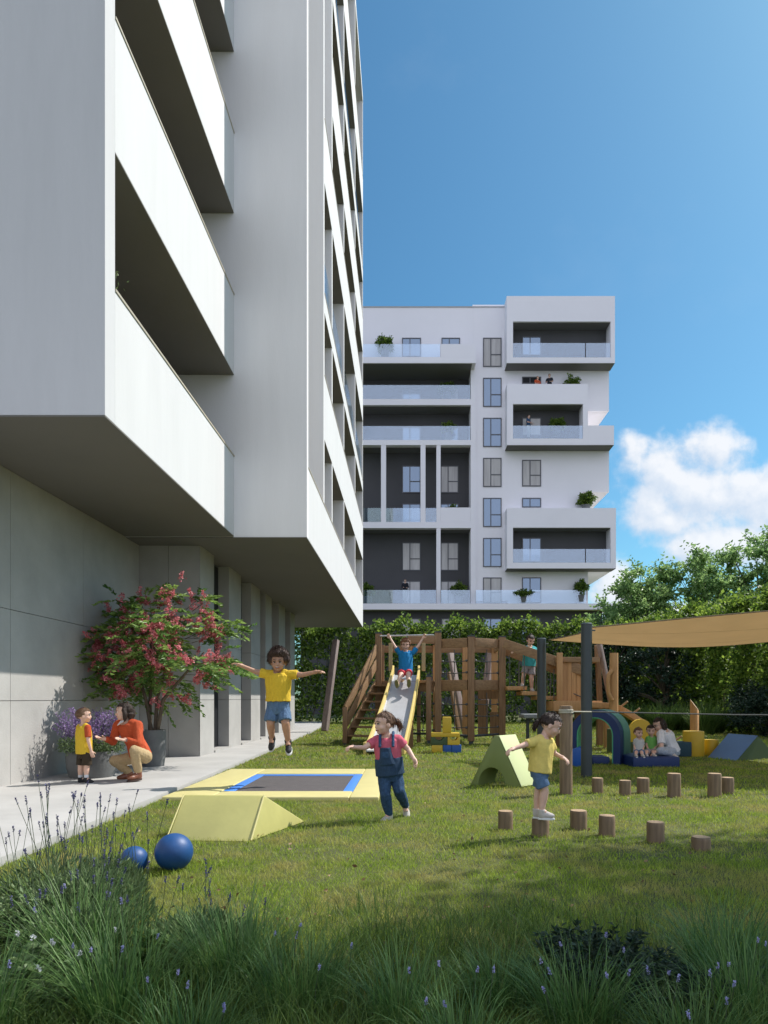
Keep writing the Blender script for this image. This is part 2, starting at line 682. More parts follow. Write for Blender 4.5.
SC.cycles.diffuse_bounces = 4
SC.cycles.transparent_max_bounces = 12
SC.cycles.use_denoising = True
SC.cycles.caustics_reflective = False
SC.cycles.caustics_refractive = False

# ------------------------------------------------------------------ ground, path
gm = mat('turf_soil', (0.075, 0.085, 0.022), 0.95, var=0.35, vscale=6, bump=0.5, bscale=50)
g = MB()
nx = 40
g.add([(-400, -60, 0), (400, -60, 0), (400, 700, 0), (-400, 700, 0)], [(0, 1, 2, 3)])
props(g.build('ground', gm), kind='structure')


def path_edge(y):
    return float(np.interp(y, [-5, 8, 17.8, 24, 33], [-2.86, -2.9, -3.12, -3.3, -3.75]))


pp = MB()
ys = [-5, 0, 4, 8, 11, 14, 17.8, 21, 24, 28, 33]
rings = [[Vector((-8, y, 0.07)), Vector((path_edge(y), y, 0.07)), Vector((path_edge(y), y, -0.05)), Vector((-8, y, -0.05))] for y in ys]
pp.sweep(rings)
props(pp.build('path', M_pave, bevel=0.012), kind='structure')

# ------------------------------------------------------------------ near apartment building
XW, XC = -5.17, -4.0
X1, X2 = -3.18, -1.84
Y1, Y2, YE = 7.186, 12.55, 28.5
ZT = 26.0
SP = 2.97
nb = empty('apartment_building', (-5, 12, 0), 'large white apartment block on the left overhanging the concrete path', 'building')
# ground-floor wall: large concrete panels with open joints
pan = MB()
rows = [(0.07, 1.16), (1.168, 2.35), (2.358, 4.16)]
yj = [2.0, 4.6, 7.05, 8.9, 10.9, 13.18]
for z0, z1 in rows:
    for a, b in zip(yj[:-1], yj[1:]):
        pan.box(XW - 0.12, XW, a + 0.004, b - 0.004, z0, z1)
pan.box(XW - 0.5, XW - 0.13, 2.0, 13.2, 0.0, 4.16)
pan.build('concrete_wall', M_conc, nb)
al = MB()
for z0, z1 in rows:
    for a, b in ((XW - 0.1, -4.62), (-4.612, XC - 0.02)):
        al.box(a, b, 13.2, 13.3, z0, z1)
al.box(XW, XC - 0.12, 13.31, 13.6, 0, 4.16)
al.build('concrete_return_wall', M_conc, nb)
# colonnade of piers
piers = [(13.2, 14.15), (15.34, 16.45), (17.5, 18.6), (19.3, 20.2), (21.3, 22.4), (23.4, 24.3)]
for a, b in piers:
    pm = MB()
    for z0, z1 in rows:
        pm.box(XC - 0.5 if a > 13.3 else XC - 0.015, XC, a, b, z0, z1)
    pm.build('pier', M_conc, nb)
for (a0, a), (b, b1) in zip(piers[:-1], piers[1:]):
    wb = MB()
    wb.box(XC - 0.32, XC - 0.24, a, b, 0.07, 4.16)
    w = wb.build('window', M_frame, nb)
    MB().box(XC - 0.238, XC - 0.23, a + 0.06, b - 0.06, 0.14, 4.1).build('pane', M_darkglass, w)
    MB().box(XC - 0.228, XC + 0.03, a + 0.002, b - 0.002, 0.07, 0.115).build('sill', M_conc, w)
# back of the ground floor (so no light leaks through)
bk = MB()
bk.box(XW - 0.5, XC - 0.63, 13.7, 24.25, 0, 4.16)
bk.build('inner_wall', M_conc, nb)
# the raised body behind the balconies
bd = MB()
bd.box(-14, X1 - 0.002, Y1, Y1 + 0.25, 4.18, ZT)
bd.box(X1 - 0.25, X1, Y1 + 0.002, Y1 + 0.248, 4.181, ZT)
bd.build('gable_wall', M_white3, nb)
sf = MB()
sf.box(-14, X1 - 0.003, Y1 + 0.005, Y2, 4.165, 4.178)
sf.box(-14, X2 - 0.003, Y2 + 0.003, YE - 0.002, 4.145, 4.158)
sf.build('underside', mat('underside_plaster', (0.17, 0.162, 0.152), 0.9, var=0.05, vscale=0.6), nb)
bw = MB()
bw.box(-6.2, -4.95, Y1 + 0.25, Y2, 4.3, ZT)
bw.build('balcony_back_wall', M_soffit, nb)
k = 0
z = 4.18
while z < ZT - 3:
    top = z + 1.45
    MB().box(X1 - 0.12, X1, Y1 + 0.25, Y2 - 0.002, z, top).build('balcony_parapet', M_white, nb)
    cp = MB()
    cp.box(X1 - 0.145, X1 + 0.012, Y1 + 0.252, Y2 - 0.004, top, top + 0.028)
    cp.build('coping', M_coping, nb)
    if k:
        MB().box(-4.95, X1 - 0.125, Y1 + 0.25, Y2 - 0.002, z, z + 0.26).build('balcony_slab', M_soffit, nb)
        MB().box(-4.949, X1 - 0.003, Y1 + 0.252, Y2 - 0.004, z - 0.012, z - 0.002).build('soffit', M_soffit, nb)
    k += 1
    z += SP
# second volume: front plane at Y2, stepped fins along its long side
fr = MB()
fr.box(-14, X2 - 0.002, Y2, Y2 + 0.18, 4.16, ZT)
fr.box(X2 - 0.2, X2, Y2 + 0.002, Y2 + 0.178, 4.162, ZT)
fr.build('front_wall', M_white_bounce, nb)
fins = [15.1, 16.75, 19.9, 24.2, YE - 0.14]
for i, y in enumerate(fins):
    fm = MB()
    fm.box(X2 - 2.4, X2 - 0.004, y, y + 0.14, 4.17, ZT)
    fm.build('fin_wall', M_white_bounce, nb)
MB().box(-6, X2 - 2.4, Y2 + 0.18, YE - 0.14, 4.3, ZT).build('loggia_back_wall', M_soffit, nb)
# horizontal bands per bay: (ybay0, ybay1, z0, z1)
levels = [4.16, 6.97, 9.80, 12.7, 15.6, 18.5, 21.4]
ye = YE
bands = []
for i, zz in enumerate(levels):
    solid_from = {0: Y2 + 0.18, 1: 15.24, 2: 15.24, 3: 15.24, 4: 16.89, 5: 16.89, 6: 15.24}[i]
    if i == 2:
        bands.append((solid_from, ye, zz, zz + 0.42, 1))
    elif i == 5:
        bands.append((solid_from, ye, zz, zz + 0.55, 1))
    else:
        bands.append((solid_from, ye, zz, zz + (1.32 if i == 0 else 1.42), 0))
fy = [Y2 + 0.18] + fins + [YE]
for (a, b, z0, z1, gl) in bands:
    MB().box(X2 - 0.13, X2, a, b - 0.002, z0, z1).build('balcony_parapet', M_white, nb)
    MB().box(X2 - 0.15, X2 + 0.01, a, b - 0.004, z1, z1 + 0.025).build('coping', M_coping, nb)
    if z0 > 5:
        for c, d in zip(fy[:-1], fy[1:]):
            c3 = max(c + (0.14 if c > Y2 + 1 else 0), a)
            if d - c3 > 0.2:
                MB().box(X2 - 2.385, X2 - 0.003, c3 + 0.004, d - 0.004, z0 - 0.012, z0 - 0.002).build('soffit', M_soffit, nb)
    for c, d in zip(fy[:-1], fy[1:]):
        c2, d2 = max(c + (0.14 if c > Y2 + 1 else 0), a), d
        if d2 - c2 > 0.2:
            MB().box(X2 - 2.39, X2 - 0.135, c2 + 0.003, d2 - 0.003, z0 + 0.002, z0 + 0.36).build('balcony_slab', M_soffit, nb)
            if gl:
                MB().box(X2 - 0.07, X2 - 0.055, c2 + 0.05, d2 - 0.05, z1 + 0.026, z1 + 0.98).build('glass_balustrade', M_rail, nb)
MB().box(-14, X2, Y2 - 0.0, YE, ZT, ZT + 0.3).build('roof', M_white, nb)
MB().box(-14, X1, Y1, Y2 - 0.01, ZT, ZT + 0.3).build('roof', M_white, nb)

# ------------------------------------------------------------------ far apartment building
D = 51.0
SF = F / D


def fx(px, y=None):
    return (px - CX) * (y or D) / F


def fz(py, y=None):
    return H + (CY - py) * (y or D) / F


fb = empty('apartment_building', (8, D, 0), 'distant white apartment block with glass balconies and dark loggias behind the lawn', 'building')


def fbox(px0, px1, py0, py1, y0, y1):
    q = min(y0, D)
    return MB().box(fx(px0, q), fx(px1, q), y0, y1, fz(py1, q), fz(py0, q))


YM = D            # main facade plane
YB = D + 11       # back of the block
# loggia back wall on the left, dark
YL = D + 1.5
fbox(300, 474, 360, 612, YL, YL + 0.3).build('loggia_back_wall', M_far_dark, fb)
fbox(300, 473.35, 307, 361, YM + 0.004, YB).build('top_storey_wall', M_far_white, fb)
# stair strip + right body, split where the corner terraces are cut out
fbox(473.4, 507.5, 307, 601, YM, YM + 0.35).build('stair_tower_wall', M_far_white, fb)
body = MB()
for (a, b, c, d) in [(507.5, 609, 371, 411), (507.5, 588, 411, 440), (507.5, 609, 445, 492), (507.5, 583, 492, 515), (507.5, 609, 562, 572), (507.5, 588, 515, 604), (507.5, 609, 300, 371)]:
    body.box(fx(a) + 0.001, fx(b), YM + 0.001 * (a + c) / 900, YM + 0.3, fz(d), fz(c))
body.build('main_wall', M_far_white, fb)
core = MB()
core.box(fx(300), fx(470), YL + 0.31, YB, 0, fz(361))
core.box(fx(473), fx(583), YM + 0.36, YB, 0, fz(302))
for (c, d) in [(300, 411), (445, 492), (562, 572)]:
    core.box(fx(583) + 0.01, fx(609) - 0.01, YM + 0.36, YB, fz(d) + 0.01, fz(c))
core.build('building_core', M_far_white, fb)
# dark plinth storey
fbox(300, 603, 609, 716, YM + 0.2, YM + 0.35).build('ground_floor_wall', M_far_dark, fb)
# left frame and slabs
YF = D - 0.12


def slab(px0, px1, py0, py1, y0=YF, y1=YL, name='balcony_slab', m=None):
    return fbox(px0, px1, py0, py1, y0, y1 - 0.003).build(name, m or M_far_white, fb)


slab(300, 475.8, 357, 363, D - 1.1)
slab(300, 471, 399, 405)
slab(300, 471, 440, 445)
slab(300, 471, 522, 528)
slab(300, 614, 603.5, 609.5, YF - 0.5, YL, 'terrace_slab')
fbox(470.8, 475.8, 363.01, 603.4, YF + 0.01, YL - 0.005).build('frame_fin', M_far_white, fb)
fbox(440.6, 475.7, 344, 357.05, D - 1.1, D - 0.9).build('balcony_parapet', M_far_white, fb)
for px0, px1, a, b in [(381, 386, 445.1, 522), (420.6, 425.5, 445.1, 522), (436.5, 440.6, 445.1, 522), (436.5, 440.6, 528.1, 603.4)]:
    fbox(px0, px1, a, b, YF + 0.012, YF + 0.5).build('frame_fin', M_far_white, fb)
fbox(440.7, 470.7, 507.5, 521.9, YF + 0.02, YF + 0.2).build('balcony_parapet', M_far_white, fb)
# right boxes, standing 1.2 m proud
YP = D - 1.15


def rframe(outer, hole, y1=YM - 0.004, back=True):
    x0, x1, t, b = outer
    hx0, hx1, ht, hb = hole
    m = MB()
    m.box(fx(x0, YP), fx(x1, YP), YP, y1, fz(ht, YP), fz(t, YP))
    m.box(fx(x0, YP), fx(x1, YP), YP, y1, fz(b, YP), fz(hb, YP))
    m.box(fx(x0, YP), fx(hx0, YP), YP, y1, fz(hb, YP) + 0.001, fz(ht, YP) - 0.001)
    m.box(fx(hx1, YP), fx(x1, YP), YP, y1, fz(hb, YP) + 0.001, fz(ht, YP) - 0.001)
    m.build('balcony_frame', M_far_white, fb)
    if back:
        MB().box(fx(hx0) - 0.05, fx(hx1) + 0.05, YM - 0.03, YM - 0.006, fz(hb), fz(ht)).build('loggia_back_wall', M_far_dark, fb)


s = (D / YP)
rframe((506.7, 615, 296, 363), (513, 610.6, 321.5, 357.4))
rframe((507, 588, 384, 445), (513, 583, 404, 438.6))
rframe((507, 616, 508, 568.4), (513, 610.6, 527.6, 562.7))
fbox(588.05, 614, 425.5, 444.9, YP + 0.003, YP + 0.2).build('balcony_parapet', M_far_white, fb)
fbox(588.05, 614, 439, 444.8, YP + 0.21, YM - 0.004).build('balcony_slab', M_far_white, fb)
# deep side terraces on the right corner (their undersides show from below)
for (a, b, py0, py1) in [(583, 614, 441, 445), (583, 616, 562.7, 568.3)]:
    MB().box(fx(a), fx(b), YM + 0.001, YM + 8.5, fz(py1), fz(py0)).build('corner_terrace_slab', M_far_white, fb)
M_beige = mat('sunlit_soffit', (0.50, 0.47, 0.42), 0.9)
# glass balustrades
for px0, px1, a, b, y in [(300, 440, 344, 357, D - 1.05), (300, 470, 385, 399, YF + 0.05), (300, 470, 426, 440, YF + 0.05), (300, 381, 508, 522, YF + 0.05),
                          (386, 420.6, 508, 522, YF + 0.05), (425.6, 436.4, 508, 522, YF + 0.05), (300, 436, 590, 603.4, YF - 0.4), (441, 470, 590, 603.4, YF - 0.4),
                          (476, 586, 590, 603.4, YF - 0.4), (513.1, 585, 343, 357.3, YP + 0.05), (586, 610.5, 343, 357.3, YP + 0.05),
                          (513.1, 582.9, 425.6, 438.5, YP + 0.05), (513.1, 585, 549, 562.6, YP + 0.05), (586, 610.5, 549, 562.6, YP + 0.05), (588, 611, 512.5, 507.9, YP + 0.05)]:
    if b > a:
        fbox(px0, px1, a, b, y, y + 0.03).build('glass_balustrade', M_rail, fb)


def window(px0, px1, py0, py1, y, glass=M_pane, split=True, parent=None):
    x0, x1, z0, z1 = fx(px0), fx(px1), fz(py1), fz(py0)
    w = MB()
    t = 0.07
    w.box(x0, x1, y - 0.05, y - 0.002, z1 - t, z1)
    w.box(x0, x1, y - 0.05, y - 0.002, z0, z0 + t)
    w.box(x0, x0 + t, y - 0.05, y - 0.002, z0 + t, z1 - t)
    w.box(x1 - t, x1, y - 0.05, y - 0.002, z0 + t, z1 - t)
    xm = x0 + (x1 - x0) * 0.42
    w.box(xm - t / 2, xm + t / 2, y - 0.05, y - 0.002, z0 + t, z1 - t)
    if split:
        zm = z0 + (z1 - z0) * 0.42
        w.box(xm + t / 2, x1 - t, y - 0.05, y - 0.002, zm - t / 2, zm + t / 2)
    o = w.build('window', M_frame, fb)
    MB().box(x0 + t, x1 - t, y - 0.022, y - 0.012, z0 + t, z1 - t).build('pane', glass, o)


M_pane2 = mat('window_curtain_glass', (0.42, 0.40, 0.385), 0.12, spec=0.8, var=0.25, vscale=0.8, stretch=(3, 1, 0.3))
gl = [M_pane, M_pane2]
for i, (a, b) in enumerate([(338, 367), (378, 407), (418, 447), (458, 487), (498, 527), (538, 567), (577.5, 603)]):
    window(483, 501.5, a, b, YM, gl[(i in (0, 3, 6))])
for i, (a, b, m) in enumerate([(460, 486.5, M_pane2), (498, 507.5, M_pane), (577.5, 603, M_pane)]):
    window(522, 541, a, b, YM, m, split=i != 1)
window(522, 541, 337, 356, YM - 0.04, M_pane, False)
window(522, 541, 377, 384, YM, M_darkglass, False)
window(522, 541, 418, 436, YM - 0.04, M_pane2, False)
window(522, 541, 538, 562, YM - 0.04, M_pane, False)
for i, (a, b, y) in enumerate([(338, 357, YM + 0.004), (379, 399, YL), (419, 440, YL), (459, 487, YL), (498, 522, YL), (538, 567, YL), (577.5, 603, YL)]):
    window(402, 421, a, b, y, gl[i in (5, 6)], a in (459, 538))
    window(441.5, 460, a, b, y, gl[i in (3, 5, 6, 1)], a in (459, 538))
for a in (402, 441.5, 483, 522):
    window(a, a + 19, 618, 640, YM + 0.2, M_pane2 if a in (441.5, 402) else M_pane, False)
# thin panels under slabs and boxes, recess shade put into their dark colour
M_fsof = mat('shade_toned_soffit', (0.16, 0.155, 0.155), 0.9)
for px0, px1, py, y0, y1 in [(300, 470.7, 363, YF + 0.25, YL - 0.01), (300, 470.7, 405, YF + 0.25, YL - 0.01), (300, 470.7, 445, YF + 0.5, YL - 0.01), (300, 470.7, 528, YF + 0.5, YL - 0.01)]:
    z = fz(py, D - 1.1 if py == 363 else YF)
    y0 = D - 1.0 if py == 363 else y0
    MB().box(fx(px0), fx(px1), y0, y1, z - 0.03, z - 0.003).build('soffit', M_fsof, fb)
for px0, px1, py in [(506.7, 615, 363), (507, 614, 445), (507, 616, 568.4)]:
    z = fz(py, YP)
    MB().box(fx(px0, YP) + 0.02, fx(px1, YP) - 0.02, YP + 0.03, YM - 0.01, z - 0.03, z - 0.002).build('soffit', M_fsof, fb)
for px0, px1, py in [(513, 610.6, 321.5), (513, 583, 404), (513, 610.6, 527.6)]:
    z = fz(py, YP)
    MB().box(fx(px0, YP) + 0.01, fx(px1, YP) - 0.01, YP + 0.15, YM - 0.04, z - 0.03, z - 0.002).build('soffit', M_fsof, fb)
# parapet upstand on the roof
fbox(300, 507, 306.2, 306.95, YM - 0.05, YM + 0.4).build('roof_edge', M_coping_g, fb)
# ------------------------------------------------------------------ trampoline, wedges, balls
tx0, tx1, ty0, ty1 = -2.86, -0.33, 7.95, 11.1
tr = empty('trampoline', (-1.6, 9.95, 0), 'sunken rectangular trampoline with pale yellow padded border on the lawn', 'trampoline')
ix0, ix1, iy0, iy1 = -2.30, -0.67, 8.45, 10.4
for nm, (a, b, c, d) in {'l': (tx0, ix0, ty0, ty1), 'r': (ix1, tx1, ty0, ty1), 'f': (ix0 + 0.004, ix1 - 0.004, ty0, iy0), 'b': (ix0 + 0.004, ix1 - 0.004, iy1, ty1)}.items():
    MB().box(a, b, c, d, -0.02, 0.05).build('border_pad', M_pad, tr, bevel=0.018, seg=3)
MB().box(ix0 + 0.005, ix0 + 0.14, iy0 + 0.01, iy1 - 0.01, 0.0, 0.042).build('safety_band', M_blueband, tr, bevel=0.01)
MB().box(ix1 - 0.13, ix1 - 0.005, iy0 + 0.01, iy1 - 0.01, 0.0, 0.042).build('safety_band', M_blueband, tr, bevel=0.01)
MB().box(ix0 + 0.145, ix1 - 0.135, iy1 - 0.16, iy1 - 0.01, 0.0, 0.040).build('safety_band', M_blueband, tr, bevel=0.01)
MB().box(ix0 + 0.13, ix1 - 0.12, iy0 + 0.005, iy1 - 0.15, 0.0, 0.03).build('jumping_mat', M_mesh, tr)

wd = empty('foam_wedge', (-1.6, 6.1, 0), 'translucent lime foam wedge lying in front of the trampoline beside two balls', 'foam wedge')
A0, A1, AP = Vector((-1.30, 5.69, 0)), Vector((-0.98, 6.62, 0)), Vector((-1.26, 6.02, 0.345))
ax = Vector((-0.72, 0.04, 0))
MB().extrude([A0, A1, AP], ax).build('wedge_body', M_padgreen, wd, bevel=0.018, seg=3)
sm = MB()
for t in (0.0, 1.0):
    o = ax * t
    sm.tube([A0 + o + Vector((0, -0.004, 0.014)), AP + o + Vector((0, -0.006, 0.0))], 0.006, 6)
sm.build('seam', M_pad, wd, smooth=True)


def ball(px, base_y, r, lab):
    c = G(px, base_y)
    o = MB().ball((c.x, c.y, r), r, 40, 28).build('play_ball', M_ball, smooth=True, angle=180)
    o['label'] = lab
    o['category'] = 'ball'
    o['group'] = 'blue balls on the lawn'
    # a valve seam keeps it a ball, not a sphere
    return o


ball(134, 873.5, 0.093, 'smaller of the two blue rubber balls, nearer the lavender')
ball(174, 870.5, 0.129, 'larger of the two blue rubber balls, beside the lime wedge')

# ------------------------------------------------------------------ tunnel wedge (A shape)
aw = empty('foam_wedge', (0.9, 9.2, 0), 'upright green foam triangle with a half round tunnel behind the girl on logs', 'foam wedge')
bl, br = Vector((0.86, 9.35, 0)), Vector((1.52, 9.1, 0))
apx = bl * 0.48 + br * 0.52
apx.z = 0.69
u = (br - bl).normalized()
wid = (br - bl).length
poly = [bl, bl + u * 0.13]
for k in range(0, 13):
    t = math.pi * (1 - k / 12)
    poly.append(bl + u * (wid * 0.43 + 0.19 * math.cos(t)) + Vector((0, 0, 0.26 * math.sin(t))))
poly += [br, apx + u * 0.03, apx - u * 0.03]
axv = Vector((0.27, 0.30, 0))
MB().extrude(poly, axv).build('wedge_body', M_wedge_dark, aw, bevel=0.012, seg=2)
n = u.cross(Vector((0, 0, 1))) * -1
off = Vector((u.x, u.y, 0.5)).normalized() * 0.006
q0, q1 = br + off + Vector((0, 0, 0.012)), apx + u * 0.03 + off
MB().extrude([q0, q1, q1 + axv, q0 + axv], off * 1.2).build('slope_cover', M_wedge_light, aw, bevel=0.003)

# ------------------------------------------------------------------ log steps
def logpost(px, base_y, top_y, wpx, lab, lean=(0, 0), name='log_step', grp='log stepping stumps in the lawn', cat='log stump'):
    c = G(px, base_y - 1.0)
    sc_ = F / c.y
    r = wpx / 2 / sc_
    h = (base_y - top_y) / sc_
    # top seen from above: correct for the ellipse
    prof = []
    sd = random.Random(px)
    m = MB()
    seg = 28
    rings = []
    wob = [sd.uniform(-0.02, 0.02) for _ in range(seg)]
    for z, rr in [(-0.05, 1.02), (0.0, 1.02), (h * 0.35, 0.99), (h * 0.7, 1.0), (h - 0.012, 1.0), (h, 0.955)]:
        rings.append([Vector((c.x + lean[0] * z + r * rr * (1 + wob[k]) * math.cos(2 * math.pi * k / seg), c.y + lean[1] * z + r * rr * (1 + wob[k]) * math.sin(2 * math.pi * k / seg), z)) for k in range(seg)])
    m.sweep(rings)
    root = empty(name, (c.x, c.y, 0), lab, cat, grp)
    root['group'] = grp
    m.build('trunk_piece', M_log, root, smooth=True, angle=50)
    tp = MB()
    tp.lathe([(0.0001, 0.0), (r * 0.5, 0.002), (r * 0.93, 0.0)], (c.x + lean[0] * h, c.y + lean[1] * h, h + 0.002))
    tp.build('cut_top', M_logtop, root, smooth=True)
    return root, c, h


front = [(505.5, 830.5, 812, 14.5, 'leftmost front stump, just left of the one the girl stands on'),
         (540.5, 837, 819.5, 17, 'log stump in the front row that the yellow shirted girl stands on'),
         (578.5, 830, 811.5, 16.5, 'front row stump first to the right of the girl'),
         (607, 836.5, 816.5, 16, 'front row stump third from the right end, a step nearer the camera'),
         (655.5, 843, 823, 17, 'tall front row stump second from the right end'),
         (701, 850.5, 838, 18.5, 'lowest stump at the right end of the front row, half in shade')]
back = [(597.5, 794, 779, 11, 'back row stump nearest the tall round post'),
        (625, 796, 781.5, 11.5, 'low back row stump left of a close neighbour under the seated toddlers'),
        (643, 794, 779, 12, 'back row stump in front of the blue mat, third from the left'),
        (674, 797.5, 774.5, 13, 'tall back row stump standing alone below the seated woman'),
        (714.5, 797.5, 774.5, 13, 'tall back row stump touching a shorter one at the right'),
        (727.5, 794.5, 778.5, 12, 'short reddish stump at the right end of the back row')]
LOGS = [logpost(*a) for a in front + back]

# round post and the taut rope
pt, pc, ph = logpost(566, 795, 707, 12.5, 'tall round timber post that the taut rope is tied to', name='rope_post', grp='rope_post', cat='post')
del pt['group']
rp = empty('balance_rope', (pc.x, pc.y, 1.0), 'long taut dark rope tied to the timber post, running right above the lawn', 'rope')
zr = 1.03
rp_pts = [Vector((pc.x + 0.07, pc.y, zr)), Vector((pc.x + 0.35, pc.y + 0.12, zr - 0.005))]
MB().tube(rp_pts, 0.0085, 8).build('braided_end', M_braid, rp, smooth=True)
MB().tube([rp_pts[1], Vector((4.2, 8.75, 0.985)), Vector((6.6, 8.9, 0.97))], 0.0085, 8).build('rope_line', M_rope, rp, smooth=True)
lp = MB()
for dz in (-0.012, 0.006, 0.022):
    ring = [Vector((pc.x + 0.083 * math.cos(t), pc.y + 0.083 * math.sin(t), zr + dz)) for t in [2 * math.pi * k / 20 for k in range(21)]]
    lp.tube(ring, 0.008, 6)
lp.build('knot', M_braid, rp, smooth=True)
pp2 = empty('rope_post', (6.7, 8.9, 0), 'second rope post beyond the right edge of the lawn', 'post')
MB().tube([(6.7, 8.9, -0.05), (6.7, 8.9, 1.1)], 0.08, 20).build('trunk_piece', M_log, pp2, smooth=True, angle=50)

# ------------------------------------------------------------------ shade sail and its posts
def sail_post(x, y, h, r, lab):
    o = empty('sail_post', (x, y, 0), lab, 'post', 'steel posts holding the shade sail')
    MB().tube([(x, y, -0.05), (x, y, h)], r, 24).build('pole', M_post, o, smooth=True, angle=50)
    MB().lathe([(r + 0.004, 0), (r + 0.004, 0.02), (r * 0.8, 0.034)], (x, y, h - 0.001), 24).build('cap', M_post, o, smooth=True, angle=50)
    MB().tube([(x + r, y, h - 0.08), (x + r + 0.05, y, h - 0.08)], 0.012, 8).build('eye_bolt', M_steelwire, o, smooth=True)
    return o


sail_post(2.68, 13.6, 2.36, 0.088, 'thinner dark steel sail post behind the girl on the log, at the sail tip')
sail_post(2.735, 10.4, 2.31, 0.083, 'nearest dark steel sail post, left of the seated group')
sail_post(9.0, 9.0, 2.9, 0.083, 'dark steel sail post out at the right edge of the lawn')
sail_post(8.6, 15.5, 2.6, 0.083, 'dark steel sail post by the green wall at the right')
sl = empty('shade_sail', (5.5, 12, 2.3), 'tan fabric shade sail stretched between dark steel posts', 'shade sail')
cs = [Vector((2.80, 13.5, 2.35)), Vector((2.80, 10.45, 2.29)), Vector((8.9, 9.05, 2.75)), Vector((8.5, 15.3, 2.5))]
NU, NV = 26, 22
m = MB()
top, bot = [], []
for i in range(NU + 1):
    a = i / NU
    for j in range(NV + 1):
        b = j / NV
        p = (cs[0] * (1 - b) + cs[1] * b) * (1 - a) + (cs[3] * (1 - b) + cs[2] * b) * a
        # catenary edges drawn inwards, belly sagging a little
        ea = 4 * a * (1 - a)
        eb = 4 * b * (1 - b)
        p = p + Vector((0, 1, 0)) * (0.22 * ea * (2 * b - 1)) + Vector((1, 0, 0)) * (0.2 * eb * (1 - 2 * a))
        p.z -= 0.12 * ea * eb + 0.16 * ea * (1 - b)
        p.z += 0.008 * math.sin(9 * a + 5 * b)
        top.append(p)
        bot.append(p - Vector((0, 0, 0.004)))
W = NV + 1
n0 = len(top)
fs = []
for i in range(NU):
    for j in range(NV):
        q = i * W + j
        fs.append((q, q + 1, q + W + 1, q + W))
        fs.append((n0 + q, n0 + q + W, n0 + q + W + 1, n0 + q + 1))
bd_ = [i * W for i in range(NU + 1)] + [NU * W + j for j in range(1, W)] + [i * W + NV for i in range(NU - 1, -1, -1)] + [j for j in range(NV - 1, 0, -1)]
for k in range(len(bd_)):
    a, b = bd_[k], bd_[(k + 1) % len(bd_)]
    fs.append((a, b, b + n0, a + n0))
m.add(top + bot, fs)
m.build('sail_cloth', mat('sail_fabric', (0.74, 0.60, 0.42), 0.85, trans=0.5, bump=0.12, bscale=260, var=0.04, vscale=1.5), sl, smooth=True)
for q_ in (0.36, 0.70):
    j_ = int(NV * q_)
    MB().tube([top[i * W + j_] + Vector((0, 0, 0.001)) for i in range(NU + 1)], 0.0065, 5).build('seam', mat('sail_seam', (0.42, 0.32, 0.2), 0.85), sl, smooth=True)
hm = MB()
hm.tube([top[k] for k in bd_] + [top[bd_[0]]], 0.011, 6)
hm.build('hem', mat('sail_hem', (0.20, 0.15, 0.09), 0.8), sl, smooth=True)

# ------------------------------------------------------------------ play tower
pt_ = empty('play_tower', (0.6, 18.5, 0), 'brown timber climbing tower with rope nets and a deck behind the slide', 'climbing frame')


def post(x, y, h, w=0.17, m=None, par=None):
    m_ = MB().box(x - w / 2, x + w / 2, y - w / 2, y + w / 2, 0.09, h)
    o = m_.build('post', m or M_wood, par or pt_, bevel=0.012)
    MB().box(x - w / 2 + 0.03, x + w / 2 - 0.03, y - 0.05, y + 0.05, -0.05, 0.09).build('post_shoe', M_post, o)
    MB().box(x - w / 2 - 0.006, x + w / 2 + 0.006, y - w / 2 - 0.006, y + w / 2 + 0.006, h, h + 0.03).build('post_cap', M_post, o)
    return o


YT, YR = 18.0, 19.9
XP = {'a': (378.5 - CX) * 18.6 / F, 'b': (438 - CX) * YT / F, 'c': (471 - CX) * 17.6 / F, 'd': (502 - CX) * YT / F}
post(XP['a'], 18.6, 2.95)
post(XP['b'], YT, 2.92)
post(XP['c'], 17.6, 2.78, 0.17)
post(XP['d'], YT, 2.80)
for x in (-0.75, 0.84, 1.7, 2.55):
    post(x, YR, 2.75, 0.17, M_orange if x > 0 else M_wood)
post((405 - CX) * 17.6 / F + 0.62, 17.9, 1.75, 0.14)


def beam(p, q, h=0.2, w=0.06, m=None, name='beam', par=None):
    return MB().bar(p, q, w, h).build(name, m or M_wood_h, par or pt_, bevel=0.008)


pb, pc_, pd = Vector((XP['b'] + .09, YT, 0)), Vector((XP['c'], 17.6, 0)), Vector((XP['d'] - .09, YT, 0))
for zz, hh in ((2.63, 0.24), (1.54, 0.26)):
    beam(pb + Vector((0, 0, zz)), pc_ + Vector((-.09, 0, zz)), hh)
    beam(pc_ + Vector((.09, 0, zz)), pd + Vector((0, 0, zz)), hh)
# rear rails, side rails and deck
for zz in (1.50, 2.62):
    beam((-0.66, YR, zz), (2.46, YR, zz), 0.2)
    beam((XP['d'], YT + .09, zz), (2.55, YR - .09, zz), 0.2)
beam((XP['a'] + .09, 18.6, 1.52), (XP['b'] - .09, 18.1, 1.52), 0.3)
beam((XP['a'], 18.7, 1.52), (-0.75, YR - .09, 1.52), 0.26)
dk = MB()
for i in range(12):
    y0 = 18.66 + i * 0.108
    dk.box(-0.8, 0.76, y0, y0 + 0.098, 1.60, 1.645)
dk.build('deck', M_orange, pt_)
dk2 = MB()
for i in range(5):
    y0 = 18.02 + i * 0.108
    dk2.box(0.1, 0.8, y0 + 0.05, y0 + 0.148, 1.60, 1.645)
dk2.build('deck', M_wood_h, pt_)
